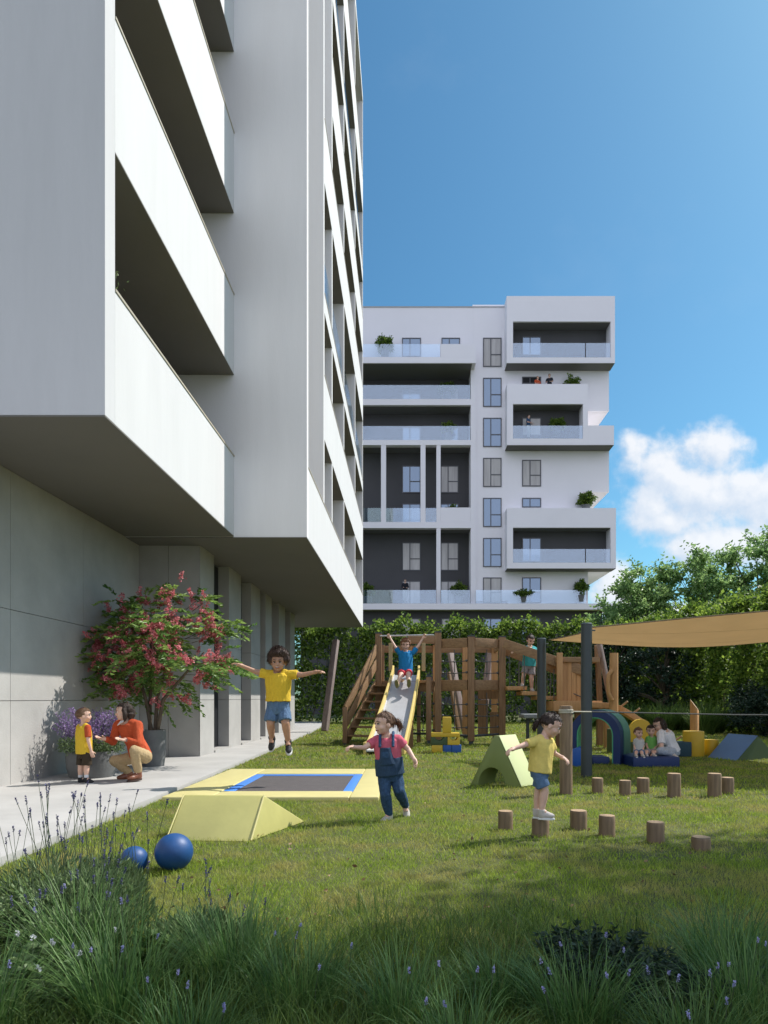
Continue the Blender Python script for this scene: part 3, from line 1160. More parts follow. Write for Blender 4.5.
# top grab bar the boy holds
MB().tube([P(380, 636, 18.5), P(434, 635, 18.2)], 0.022, 10).build('grab_bar', M_slide, pt_, smooth=True)
for px in (390.5, 423.5):
    a, b = P(px, 643, 18.45), P(px, 671, 18.45)
    MB().bar(b, a, 0.10, 0.06, (0, 1, 0)).build('guard_board', woodmat('pale_timber', (0.42, 0.31, 0.15), (0.5, 0.38, 0.2)), pt_, bevel=0.01)
bdp = MB()
bdp.extrude([P(398, 668, 19.0), P(412, 668, 19.0), P(412, 645, 19.0), P(404, 655, 19.0)], (0, 0.04, 0))
bdp.build('guard_board', M_orange, pt_)
beam(P(408, 640, 19.6), P(437, 640, 19.6), 0.22)
# solid infill panels low on the right
for (a, b, c, d) in [(478, 488, 700, 735), (490, 500, 712, 735), (478, 500, 691, 699)]:
    p0, p1 = P(a, d, 18.9), P(b, c, 18.9)
    MB().box(p0.x, p1.x, 18.9, 18.94, p0.z, p1.z).build('infill_panel', M_wood, pt_)
# rope nets with knots
def net(p0, p1, zs, nv, name='rope_net'):
    r = MB()
    kn = []
    p0, p1 = Vector(p0), Vector(p1)
    for z in zs:
        r.tube([p0 + Vector((0, 0, z)), (p0 + p1) / 2 + Vector((0, 0, z - 0.02)), p1 + Vector((0, 0, z))], 0.013, 6)
        kn += [(p0 + Vector((0.03, -0.03, z)), 0.035), (p1 + Vector((-0.03, -0.03, z)), 0.035)]
    for i in range(nv):
        t = (i + 1) / (nv + 1)
        q = p0.lerp(p1, t)
        r.tube([q + Vector((0, 0, zs[0] - 0.12)), q + Vector((0.01, 0, (zs[0] + zs[-1]) / 2)), q + Vector((0, 0, zs[-1] + 0.3))], 0.013, 6)
        kn += [(q + Vector((0, 0, z - 0.015)), 0.03) for z in zs]
    o = r.build(name, M_rope, pt_, smooth=True)
    for c_, r_ in kn:
        MB().ball(c_, r_, 8, 6).build('clamp', M_steelwire, o, smooth=True)


for hi in ((1.86, 2.16),):
    net(pb, pc_ + Vector((-.09, 0, 0)), hi, 1)
    net(pc_ + Vector((.09, 0, 0)), pd, hi, 1)
for lo in ((0.44, 0.74, 1.04),):
    net(pb, pc_ + Vector((-.09, 0, 0)), lo, 1)
    net(pc_ + Vector((.09, 0, 0)), pd, lo, 1)
net((XP['a'] + 0.9, 18.3, 0), (XP['b'] - .09, 18.1, 0), (0.35, 0.72, 1.05), 1)
MB().tube([(XP['b'], YT, 0.25), (XP['c'], 17.6, 0.22), (XP['d'], YT, 0.25)], 0.03, 8).build('foot_bar', M_post, pt_, smooth=True)
MB().tube([(0.02, 18.35, 0.25), (XP['b'], YT, 0.25)], 0.03, 8).build('foot_bar', M_post, pt_, smooth=True)

# leaning struts behind the tower (each a timber of its own)
def strut(p, q, w, lab, m=None):
    o = MB().bar(p, q, w, w * 0.8).build('leaning_pole', m or M_grey_wood, bevel=0.015)
    return props(o, lab, 'timber pole', 'weathered timber poles leaning around the playground')


strut(P(324.5, 731, 22.5), P(336, 640, 23.2), 0.2, 'weathered pole leaning right, standing alone at the far path end')
strut(P(327.5, 728, 23.2), P(335, 646, 23.4), 0.12, 'dark narrow pole tucked behind the lone pole by the path')
strut(P(465, 732, 21.0), P(449, 645, 21.8), 0.17, 'weathered pole leaning left, seen through the left tower net')
strut(P(458.5, 730, 21.8), P(449.5, 672, 22.2), 0.14, 'brown pole crossing behind the left tower net', M_wood)
strut(P(484.5, 706, 21.0), P(491, 648, 21.4), 0.2, 'short weathered pole behind the right tower net')
strut(P(481, 720, 21.8), P(488, 660, 22.0), 0.15, 'brown pole behind the right tower net', M_wood)
strut(P(601, 726, 17.5), P(597, 645, 17.3), 0.13, 'dark brown pole right of the near steel post', M_wood)
strut(P(611, 702, 17.2), P(599, 643, 16.9), 0.12, 'weathered pole leaning left beside the forked trunk')

# ------------------------------------------------------------------ slide
sd_ = empty('slide', (0.0, 16.5, 0), 'metal playground slide with pale yellow rims that the boy rides down', 'slide')
Lt, Rt = P(393, 675, 18.4), P(419, 675, 18.4)
Lb, Rb = P(364.5, 755.5, 14.35), P(403, 755.5, 14.35)
cl = []
for t in np.linspace(0, 1, 24):
    zt = Lt.z * (1 - t) + 0.09 * t
    # straight run that levels off at the foot
    s_ = min(1.0, t / 0.9)
    z_ = Lt.z + (0.10 - Lt.z) * (s_ + 0.05 * math.sin(math.pi * s_)) if t < 0.9 else 0.10 - 0.0 * t
    z_ = max(z_, 0.09)
    cl.append((Lt.lerp(Lb, t), Rt.lerp(Rb, t), z_))
rg, rl, rr_ = [], [], []
for a, b, z_ in cl:
    a, b = Vector((a.x, a.y, z_)), Vector((b.x, b.y, z_))
    c = (a + b) / 2
    e = (b - a) / 2
    ins = e * 0.93
    rg.append([c - ins + Vector((0, 0, .05)), c - ins * 0.93, c, c + ins * 0.93, c + ins + Vector((0, 0, .05)), c + ins + Vector((0, 0, -.03)), c - Vector((0, 0, .03)), c - ins - Vector((0, 0, .03))])
    for lst, sg in ((rl, -1), (rr_, 1)):
        k = c + e * sg
        o_ = e.normalized() * 0.03
        hgt = 0.17
        lst.append([k - o_ + Vector((0, 0, -.09)), k + o_ + Vector((0, 0, -.09)), k + o_ + Vector((0, 0, hgt)), k - o_ + Vector((0, 0, hgt))])
MB().sweep(rg).build('chute', M_slide, sd_, smooth=True, angle=50)
for lst in (rl, rr_):
    # raised rounded head at the top end
    h0 = [v + Vector((0, 0.22, 0.10 if i > 1 else 0)) for i, v in enumerate(lst[0])]
    MB().sweep([h0] + lst).build('side_rim', M_yrim, sd_, bevel=0.012)
for t in (0.02, 0.55):
    a = Lt.lerp(Lb, t)
    b = Rt.lerp(Rb, t)
    z_ = Lt.z + (0.1 - Lt.z) * t / 0.9
    for q in (a, b):
        MB().box(q.x - .05, q.x + .05, q.y - .05, q.y + .05, -0.05, z_ - 0.1).build('support_leg', M_wood, sd_)

# ------------------------------------------------------------------ stairs
st = empty('timber_stairs', (-1.2, 18, 0), 'open brown timber stairs with slatted handrail left of the slide', 'stairs')
b0, t0 = P(346, 738, 17.3), P(377.5, 684, 18.6)
b0.z, t0.z = 0.12, 1.62
run = t0 - b0
side = Vector((run.y, -run.x, 0)).normalized() * 0.85
for o_ in (Vector(), side):
    MB().bar(b0 + o_, t0 + o_, 0.06, 0.24).build('stringer', M_wood_h, st, bevel=0.008)
for i in range(7):
    c = b0.lerp(t0, (i + 0.35) / 7) + Vector((0, 0, 0.03))
    d_ = Vector((run.x, run.y, 0)).normalized() * 0.13
    w_ = side.normalized()
    a_, b_ = c + w_ * 0.035, c + side - w_ * 0.035
    MB().extrude([a_ - d_, b_ - d_, b_ + d_, a_ + d_], (0, 0, 0.045)).build('tread', M_wood_h, st, bevel=0.006)
lowp = b0 + Vector((-0.02, -0.05, 0))
MB().box(lowp.x - .06, lowp.x + .06, lowp.y - .06, lowp.y + .06, 0.06, 0.98).build('newel_post', M_wood, st, bevel=0.01)
MB().box(lowp.x - .035, lowp.x + .035, lowp.y - .035, lowp.y + .035, -0.05, 0.06).build('post_shoe', M_post, st)
midp = b0.lerp(t0, 0.6)
MB().bar(midp + Vector((-0.05, 0, -0.1)), midp + Vector((-0.05, 0, 0.95)), 0.09, 0.07, (0, 1, 0)).build('newel_post', M_wood, st, bevel=0.01)
for dz in (0.42, 0.82):
    MB().bar(b0 + Vector((0, -0.06, dz)), t0 + Vector((0, -0.06, dz + 0.16)), 0.045, 0.20).build('handrail', M_wood_h, st, bevel=0.008)

# ------------------------------------------------------------------ wobbly bridge, little house, beams
br_ = empty('plank_bridge', (3, 18, 0), 'wobbly timber plank bridge stepping down from the tower behind the steel posts', 'bridge')
steps = [(505, 524, 686.5), (519, 541, 691.5), (534, 556, 696.0), (548, 577, 701.5)]
for i, (a, b, y) in enumerate(steps):
    yy = 17.9 - 0.15 * i
    p0, p1 = P(a, y, yy), P(b, y, yy)
    MB().box(p0.x, p1.x, yy - 0.45, yy + 0.45, p0.z - 0.1, p0.z).build('plank', M_orange, br_, bevel=0.015)
    for x_ in (p0.x + 0.06, p1.x - 0.06):
        for s_ in (-0.42, 0.42):
            MB().tube([(x_, yy + s_, p0.z - 0.02), (x_, yy + s_, p0.z + 0.8)], 0.012, 6).build('hanger_rope', M_rope, br_, smooth=True)
for s_, a, b in ((-0.46, (504, 643.5), (584, 671)), (0.46, (504, 650), (566, 673))):
    MB().bar(P(a[0], a[1], 17.9 + s_), P(b[0], b[1], 17.3 + s_), 0.06, 0.24).build('handrail', M_wood_h, br_, bevel=0.01)
MB().tube([P(545, 685, 17.2), P(565, 690, 17.0), P(584, 698, 16.8)], 0.014, 6).build('side_rope', M_rope, br_, smooth=True)

hs = empty('play_house', (4, 16.8, 0), 'small orange timber platform house at the lower end of the plank bridge', 'playhouse')
hp = MB()
for i in range(6):
    x0 = P(558 + i * 4.6, 700, 16.9).x
    x1 = P(558 + (i + 1) * 4.6 - 0.35, 700, 16.9).x
    hp.box(x0, x1, 16.9, 16.94, P(0, 702, 16.9).z, P(0, 659, 16.9).z)
hp.build('plank_wall', M_orange, hs)
p0, p1 = P(556, 657, 16.85), P(600, 657, 16.85)
MB().box(p0.x, p1.x, 16.84, 17.9, p0.z - 0.13, p0.z).build('roof_beam', M_wood_h, hs, bevel=0.01)
p0, p1 = P(552, 701, 16.8), P(600, 711, 16.8)
MB().box(p0.x, p1.x, 16.6, 17.9, p1.z, p0.z).build('floor_deck', M_orange, hs, bevel=0.01)
for px in (559, 578, 600):
    p = P(px, 711, 16.9)
    MB().box(p.x - .07, p.x + .07, 16.86, 17.0, -0.05, p.z - 0.002).build('post', M_wood, hs)
p = P(559, 653, 16.86)
MB().box(p.x - .07, p.x + .07, 16.75, 16.835, P(0, 702, 16.9).z, p.z).build('corner_post', M_orange, hs, bevel=0.01)

cb = empty('curved_climbing_beam', (5.5, 16, 0), 'long arched timber balance beam with pegs behind the blue tunnel', 'climbing beam')
bp_ = [(588, 702), (600, 702.5), (612, 703), (622, 706), (634, 713), (645, 720.5), (656, 729), (666, 736), (676, 741)]
rings = []
for i, (px, py) in enumerate(bp_):
    yy = 16.4 - i * 0.12
    p = P(px, py, yy)
    q = P(bp_[min(i + 1, 8)][0], bp_[min(i + 1, 8)][1], 16.4 - min(i + 1, 8) * 0.12) - P(bp_[max(i - 1, 0)][0], bp_[max(i - 1, 0)][1], 16.4 - max(i - 1, 0) * 0.12)
    nrm = Vector((-q.z, 0, q.x)).normalized()
    rings.append([p, p + Vector((0, 0.35, 0)), p + Vector((0, 0.35, 0)) - nrm * 0.13, p - nrm * 0.13])
MB().sweep(rings).build('beam_body', M_orange, cb, bevel=0.01)
for i in (3, 4, 7, 8):
    a = rings[i][0]
    MB().tube([a + Vector((0, 0.1, -0.02)), a + Vector((0.14, 0.02, 0.11))], 0.022, 8).build('peg', M_logtop, cb, smooth=True, angle=50)
p0 = rings[0][3]
MB().box(rings[8][3].x - .1, rings[8][3].x + .06, rings[8][3].y, rings[8][3].y + .2, -0.05, rings[8][3].z).build('support_post', M_orange, cb)
MB().box(rings[2][3].x - .1, rings[2][3].x + .06, rings[2][3].y + 0.1, rings[2][3].y + .28, -0.05, rings[2][3].z).build('support_post', M_orange, cb)

ft = empty('forked_trunk', (P(612, 740, 15.8).x, 15.8, 0), 'upright stripped timber trunk with a knotted fork right of the steel post', 'timber post')
tp_ = P(613.5, 653, 15.8)
MB().tube([(tp_.x, 15.8, -0.05), (tp_.x, 15.8, 1.0), (tp_.x + .01, 15.8, tp_.z)], [0.11, 0.105, 0.095], 14).build('trunk_piece', M_orange, ft, smooth=True, angle=50)
MB().tube([P(612, 700, 15.7), P(608.5, 693, 15.68), P(608, 682, 15.68), P(608.5, 675, 15.68), P(612, 670, 15.7)], [0.05, 0.045, 0.04, 0.045, 0.05], 10).build('fork', M_orange, ft, smooth=True)

lp_ = empty('cut_log_post', (P(694, 735, 15.3).x, 15.3, 0), 'upright log with a slanted pale cut top behind the yellow cylinders', 'timber post')
cx_ = P(694.5, 735, 15.3).x
r0 = 0.092
seg = 20
rb, rt = [], []
for k in range(seg):
    t = 2 * math.pi * k / seg
    rb.append(Vector((cx_ + r0 * math.cos(t), 15.3 + r0 * math.sin(t), -0.05)))
    rt.append(Vector((cx_ + r0 * math.cos(t), 15.3 + r0 * math.sin(t), 1.04 - 0.115 * math.cos(t) + 0.06 * math.sin(t))))
MB().sweep([rb, rt]).build('trunk_piece', M_orange, lp_, smooth=True, angle=50)
MB().add(rt, [tuple(range(seg))]) if False else None
mm = MB()
mm.sweep([[v + Vector((0, 0, 0.001)) for v in rt], [v + Vector((0, 0, 0.006)) for v in rt]])
mm.build('cut_top', M_logtop, lp_)

# balance disc on a post (grey slab seen behind the girl)
gd = empty('grey_play_table', (P(535, 716, 16.0).x, 16.0, 0), 'low grey slab table behind the thinner steel post', 'play table')
p0, p1 = P(522, 714, 16.0), P(556, 718, 16.0)
MB().box(p0.x, p1.x, 15.7, 16.5, p1.z, p0.z).build('table_top', mat('grey_slab', (0.2, 0.21, 0.22), 0.7), gd, bevel=0.02)
for x_ in (p0.x + 0.15, p1.x - 0.15):
    MB().tube([(x_, 16.1, -0.05), (x_, 16.1, p1.z)], 0.04, 10).build('leg', M_post, gd, smooth=True)

# ------------------------------------------------------------------ foam blocks by the tower
def block(name, px0, px1, py0, py1, m, lab, y=14.9, dep=0.3, grp='foam building blocks stacked in front of the tower'):
    p0, p1 = P(px0, py1, y), P(px1, py0, y)
    z0 = max(0.0, p0.z)
    o = MB().box(p0.x, p1.x - 0.003, y, y + dep, z0 + 0.002, p1.z - 0.002).build(name, m, bevel=0.012)
    return props(o, lab, 'foam block', grp)


block('foam_block', 432, 442.8, 745, 754, M_yellow, 'yellow cube at the lower left of the block stack')
block('foam_block', 443, 451.5, 745, 754, M_blue, 'darker blue cube in the middle of the bottom row', dep=0.34)
block('foam_block', 451.6, 461.5, 745, 754, M_blue, 'blue cube at the lower right of the block stack')


def arch_block(px0, px1, py0, py1, m, lab, y=14.9, dep=0.3):
    p0, p1 = P(px0, py1, y), P(px1, py0, y)
    w = p1.x - p0.x
    poly = [Vector((p0.x, y, p0.z)), Vector((p1.x - 0.003, y, p0.z)), Vector((p1.x - 0.003, y, p1.z - 0.003))]
    for k in range(9):
        t = math.pi * k / 8
        poly.append(Vector((p0.x + w / 2 + 0.09 * math.cos(t), y, p1.z - 0.003 - 0.075 * math.sin(t))))
    poly.append(Vector((p0.x, y, p1.z - 0.003)))
    return props(MB().extrude(poly, (0, dep, 0)).build('foam_arch_block', m, bevel=0.006), lab, 'foam block', 'foam building blocks stacked in front of the tower')


arch_block(431, 447.5, 737, 745, M_olive, 'dark green notched foam block on the left of the stack')
arch_block(447.6, 460, 737, 745, M_yellow, 'yellow notched foam block on the right of the stack')
block('foam_block', 431.5, 460, 733, 737, M_yellow, 'flat yellow plank lying across the notched foam blocks')
block('foam_block', 443, 451.5, 717, 733, M_yellow, 'upright yellow foam column on top of the stack', dep=0.22)

# ------------------------------------------------------------------ foam tunnel arch, mats, cylinders
ar = empty('foam_tunnel', (3.55, 12.4, 0), 'blue and green foam arch tunnel standing under the shade sail', 'foam tunnel')
th = math.radians(34)
ud = Vector((math.cos(th), -math.sin(th), 0))    # across the opening
vd = Vector((math.sin(th), math.cos(th), 0))     # along the tunnel
base = Vector((3.04, 12.75, 0))
Wd, Hh = 0.94, 0.98


def arch_pts(w, h, k=18, inset=0.0):
    pts = []
    rr = w / 2 - inset
    for i in range(k + 1):
        t = math.pi * (1 - i / k)
        pts.append((w / 2 + rr * math.cos(t), (h - w / 2) + rr * math.sin(t)))
    return [(inset, 0.0)] + pts + [(w - inset, 0.0)]


def shell(o, i, y0, y1):
    m = MB()
    ro, ri = arch_pts(Wd, Hh, inset=o), arch_pts(Wd, Hh, inset=i)
    rings = []
    for (a, b), (c, d) in zip(ro, ri):
        A = base + ud * a + Vector((0, 0, b))
        Bq = base + ud * c + Vector((0, 0, d))
        rings.append([A + vd * y0, A + vd * y1, Bq + vd * y1, Bq + vd * y0])
    return m.sweep(rings)


shell(0.0, 0.13, 0.0, 0.20).build('front_ring', M_navy, ar, smooth=True, angle=40)
shell(0.003, 0.127, 0.203, 0.62).build('outer_shell', M_green, ar, smooth=True, angle=40)
shell(0.132, 0.15, 0.01, 0.60).build('lining', M_mint, ar, smooth=True, angle=40)
shell(-0.012, -0.002, 0.205, 0.60).build('top_cover', mat('grey_green_vinyl', (0.10, 0.27, 0.20), 0.5), ar, smooth=True, angle=40)


def padbox(name, px0, px1, ytop, ybase, m, lab, cat, dep, rz=0.0, grp=None, bev=0.03):
    a, b = G(px0, ybase), G(px1, ybase)
    h = (ybase - ytop) * a.y / F
    w = b.x - a.x
    o = MB().box(0, w, 0, dep, 0, h).build(name, m, bevel=bev, seg=3)
    o.location = (a.x, a.y, 0)
    o.rotation_euler = (0, 0, rz)
    return props(o, lab, cat, grp)


padbox('foam_mat', 633, 680, 757, 767.5, M_navy, 'navy foam mat that the woman and toddlers sit on', 'mat', 0.95)
padbox('foam_mat', 592, 610, 757, 764.5, M_navy, 'small navy foam mat lying inside the arch tunnel opening', 'mat', 0.5)
c = G(577, 767)
bo = MB().tube([(c.x, c.y, 0.165), (c.x + 0.22, c.y + 0.5, 0.165)], 0.165, 24).build('foam_roll', M_blue, bevel=0.02)
props(bo, 'blue foam roll lying left of the near steel post', 'foam roll')
padbox('foam_cube', 679, 692, 742, 757, M_teal, 'dark teal foam cube between the seated woman and the yellow cylinder', 'foam block', 0.35)


def cyl(px0, px1, ytop, ybase, lab):
    a, b = G(px0, ybase), G(px1, ybase)
    r = (b.x - a.x) / 2
    h = (ybase - ytop) * a.y / F
    o = MB().lathe([(r * 0.97, 0), (r, 0.02), (r, h - 0.02), (r * 0.97, h)], ((a.x + b.x) / 2, a.y + r, 0), 36).build('foam_cylinder', M_yellow, smooth=True, angle=40)
    return props(o, lab, 'foam cylinder', 'yellow foam cylinders')


cyl(687.5, 708, 731.5, 757, 'taller of the two yellow foam cylinders, left')
cyl(707.5, 721.5, 740, 756, 'shorter of the two yellow foam cylinders, right')
pr = empty('foam_wedge', (5.2, 13, 0), 'soft blue foam ridge wedge at the right edge under the sail', 'foam wedge')
q = [G(710, 758), G(736, 761), G(782, 758.5)]
ap_ = Vector((P(757, 734, q[1].y + 0.35).x, q[1].y + 0.33, 0.47))
a0, a1, a2 = q[1], Vector((ap_.x + 0.55, q[1].y + 0.62, 0)), ap_
vecA = (q[0] - q[1])
vecA = Vector((vecA.x, vecA.y + 0.12, 0))
MB().extrude([a0, a1, a2], vecA).build('wedge_body', M_softblue, pr, bevel=0.012)
nrm = (a1 - a0).cross(a2 - a0).normalized()
if nrm.y > 0:
    nrm = -nrm
cen = (a0 + a1 + a2) / 3
tri = [cen + (v - cen) * 0.97 + nrm * 0.004 for v in (a0, a1, a2)]
MB().extrude(tri, nrm * 0.004).build('end_cover', M_olive, pr)
yp = empty('curved_panel', (P(640, 735, 14.8).x, 14.8, 0), 'curved yellow panel under the arched climbing beam behind the toddlers', 'panel')
poly = [P(628, 742, 14.8)]
for k in range(11):
    t = math.pi * (1 - k / 10)
    poly.append(P(641 + 13 * math.cos(t), 735 - 16 * math.sin(t), 14.8))
poly.append(P(654, 742, 14.8))
MB().extrude(poly, (0, 0.1, 0)).build('panel_board', M_yellow, yp, bevel=0.01)
MB().box(poly[0].x + .02, poly[-1].x - .02, 14.81, 14.9, 0, poly[0].z).build('panel_foot', M_olive, yp)
cyo = padbox('foam_cube', 609, 617.5, 731, 757, M_olive, 'olive foam column standing behind the arch tunnel', 'foam block', 0.3)
cyo.location.y += 0.9
cyo.location.x += 0.3
# ------------------------------------------------------------------ people
from mathutils import noise as mnoise


def skinmat(name, c):
    m = mat(name, c, 0.55, var=0.06, vscale=25)
    b = m.node_tree.nodes['Principled BSDF']
    b.inputs['Subsurface Weight'].default_value = 0.12
    b.inputs['Subsurface Radius'].default_value = (0.012, 0.005, 0.003)
    return m


def cloth(name, c, var=0.08, bump=0.25):
    return mat(name, c, 0.85, var=var, vscale=35, bump=bump, bscale=420, spec=0.25)


def hairmat(name, c1, c2):
    return mat(name, c1, 0.5, col2=c2, vscale=14, stretch=(6, 6, 1), bump=0.5, bscale=60, spec=0.4)


S_fair = skinmat('fair_skin', (0.66, 0.42, 0.315))
S_tan = skinmat('tan_skin', (0.43, 0.235, 0.15))
S_eye = mat('eye_white', (0.75, 0.74, 0.72), 0.25)
S_iris = mat('dark_iris', (0.03, 0.018, 0.012), 0.15)
S_lip = mat('lip', (0.42, 0.14, 0.12), 0.45)
S_mouth = mat('mouth_inside', (0.10, 0.02, 0.02), 0.5)
S_teeth = mat('teeth', (0.8, 0.78, 0.74), 0.3)
H_dark = hairmat('dark_brown_hair', (0.018, 0.010, 0.007), (0.05, 0.028, 0.018))
H_brown = hairmat('brown_hair', (0.08, 0.04, 0.02), (0.19, 0.10, 0.055))
H_light = hairmat('light_brown_hair', (0.10, 0.05, 0.025), (0.22, 0.125, 0.065))
H_ginger = hairmat('auburn_hair', (0.14, 0.06, 0.03), (0.34, 0.17, 0.08))
H_afro = hairmat('curly_dark_hair', (0.03, 0.016, 0.011), (0.095, 0.052, 0.036))
H_black = hairmat('black_hair', (0.012, 0.009, 0.009), (0.035, 0.022, 0.018))


def remesh(mb, voxel, smooth=3, fac=0.5, wr=0.0, wsc=9.0, seed=0):
    me = mb.mesh('tmp')
    o = bpy.data.objects.new('tmp', me)
    COL.objects.link(o)
    r = o.modifiers.new('r', 'REMESH')
    r.mode = 'VOXEL'
    r.voxel_size = voxel
    if smooth:
        s_ = o.modifiers.new('s', 'SMOOTH')
        s_.iterations = smooth
        s_.factor = fac
    dg = bpy.context.evaluated_depsgraph_get()
    out = bpy.data.meshes.new_from_object(o.evaluated_get(dg))
    bpy.data.objects.remove(o)
    bpy.data.meshes.remove(me)
    if wr > 0:
        n = len(out.vertices)
        co_ = np.empty(n * 3, dtype=np.float32)
        out.vertices.foreach_get('co', co_)
        no = np.empty(n * 3, dtype=np.float32)
        out.vertices.foreach_get('normal', no)
        co_, no = co_.reshape(-1, 3), no.reshape(-1, 3)
        off = np.array([mnoise.noise(Vector((p[0] * wsc * 1.2 + seed, p[1] * wsc * 1.2, p[2] * wsc * 0.4 + p[0] * wsc * 0.5))) +
                        0.5 * mnoise.noise(Vector((p[0] * wsc * 3, p[1] * wsc * 3 + seed, p[2] * wsc * 0.9 + p[0] * wsc))) for p in co_], dtype=np.float32)
        co_ += no * (off * wr)[:, None]
        out.vertices.foreach_set('co', co_.ravel())
    out.polygons.foreach_set('use_smooth', [True] * len(out.polygons))
    return out


def limb(mb, pts, rad, seg=14, sub=4):
    """smooth tapered limb with round ends through the joints"""
    pts = [Vector(p) for p in pts]
    P2, R2 = [], []
    for i in range(len(pts) - 1):
        for k in range(sub):
            t = k / sub
            P2.append(pts[i].lerp(pts[i + 1], t))
            R2.append(rad[i] * (1 - t) + rad[i + 1] * t)
    P2.append(pts[-1])
    R2.append(rad[-1])
    mb.tube(P2, R2, seg)
    for p, r in zip(pts, rad):
        mb.ball(p, r * 0.995, 14, 10)


def frame_of(fwd, up=(0, 0, 1)):
    f = Vector(fwd).normalized()
    r = f.cross(Vector(up)).normalized()
    u = r.cross(f).normalized()
    return Matrix((r, f, u)).transposed()


def make_hand(mb, w, d, n, L, curl=0.35, side=1, spread=0.12):
    """palm, four fingers of unequal length, thumb from the side; n = palm normal"""
    d = Vector(d).normalized()
    n = Vector(n)
    n = (n - d * n.dot(d)).normalized()
    s_ = d.cross(n).normalized() * side
    R = Matrix((s_, d, n)).transposed()
    mb.ball(w + d * L * 0.24, L * 0.27, 14, 10, (0.80, 1.0, 0.42), R)
    mb.tube([w, w + d * L * 0.2], [L * 0.16, L * 0.17], 10)
    for k, (o, ln) in enumerate([(-0.145, 0.44), (-0.05, 0.50), (0.05, 0.47), (0.14, 0.37)]):
        b = w + d * L * 0.40 + s_ * (o * L)
        dd = (d + s_ * (o * spread * 4)).normalized()
        pts, rad = [b], [L * 0.062]
        a = 0.0
        for j, f in enumerate((0.45, 0.32, 0.23)):
            a += curl * (0.7 if j == 0 else 0.95)
            pts.append(pts[-1] + (dd * math.cos(a) + n * math.sin(a)) * (ln * L * f))
            rad.append(L * (0.058, 0.053, 0.045)[j])
        mb.tube(pts, rad, 8)
        mb.ball(pts[-1], rad[-1], 8, 6)
    b = w + d * L * 0.12 - s_ * (0.13 * L)
    t1 = b + (d * 0.55 - s_ * 0.6 + n * 0.25).normalized() * L * 0.22
    t2 = t1 + (d * 0.85 - s_ * 0.2 + n * (0.25 + curl * 0.5)).normalized() * L * 0.19
    mb.tube([b, t1, t2], [L * 0.075, L * 0.066, L * 0.05], 8)
    mb.ball(t2, L * 0.05, 8, 6)


def torso_rings(J, k, A, infl=1.0, t0=-0.16, t1=1.0, add=0.0, seg=24):
    pel = (J['hipL'] + J['hipR']) / 2
    sho = (J['shL'] + J['shR']) / 2
    top = J['neck']
    latH = (J['hipR'] - J['hipL']).normalized()
    latS = (J['shR'] - J['shL']).normalized()
    if A == 'adult':
        prof = [(-0.16, .115, .09), (0.0, .155, .112), (0.16, .150, .108), (0.42, .125, .095), (0.72, .150, .112), (0.90, .150, .098), (0.97, .105, .078), (1.0, .06, .058)]
    else:
        prof = [(-0.16, .082, .068), (0.0, .105, .085), (0.2, .104, .088), (0.45, .100, .085), (0.72, .108, .082), (0.90, .106, .072), (0.97, .072, .056), (1.0, .040, .040)]
    rings = []
    spine = top - pel
    # slight bend of the spine through the shoulder mid-point
    for (t, w, d) in prof:
        if t < t0 or t > t1:
            continue
        c = pel + spine * t
        c += (sho - (pel + spine * 0.93)) * max(0, min(1, t)) * 0.6
        lat = (latH * (1 - max(0, min(1, t))) + latS * max(0, min(1, t))).normalized()
        ax_ = spine.normalized()
        lat = (lat - ax_ * lat.dot(ax_)).normalized()
        dep = ax_.cross(lat).normalized()
        rings.append([c + lat * ((w * k * infl + add) * math.cos(a)) + dep * ((d * k * infl + add) * math.sin(a)) for a in [2 * math.pi * q / seg for q in range(seg)]])
    return rings


def smooth_rings(rings, sub=3):
    out = []
    for i in range(len(rings) - 1):
        for j in range(sub):
            t = j / sub
            out.append([a.lerp(b, t) for a, b in zip(rings[i], rings[i + 1])])
    out.append(rings[-1])
    return out


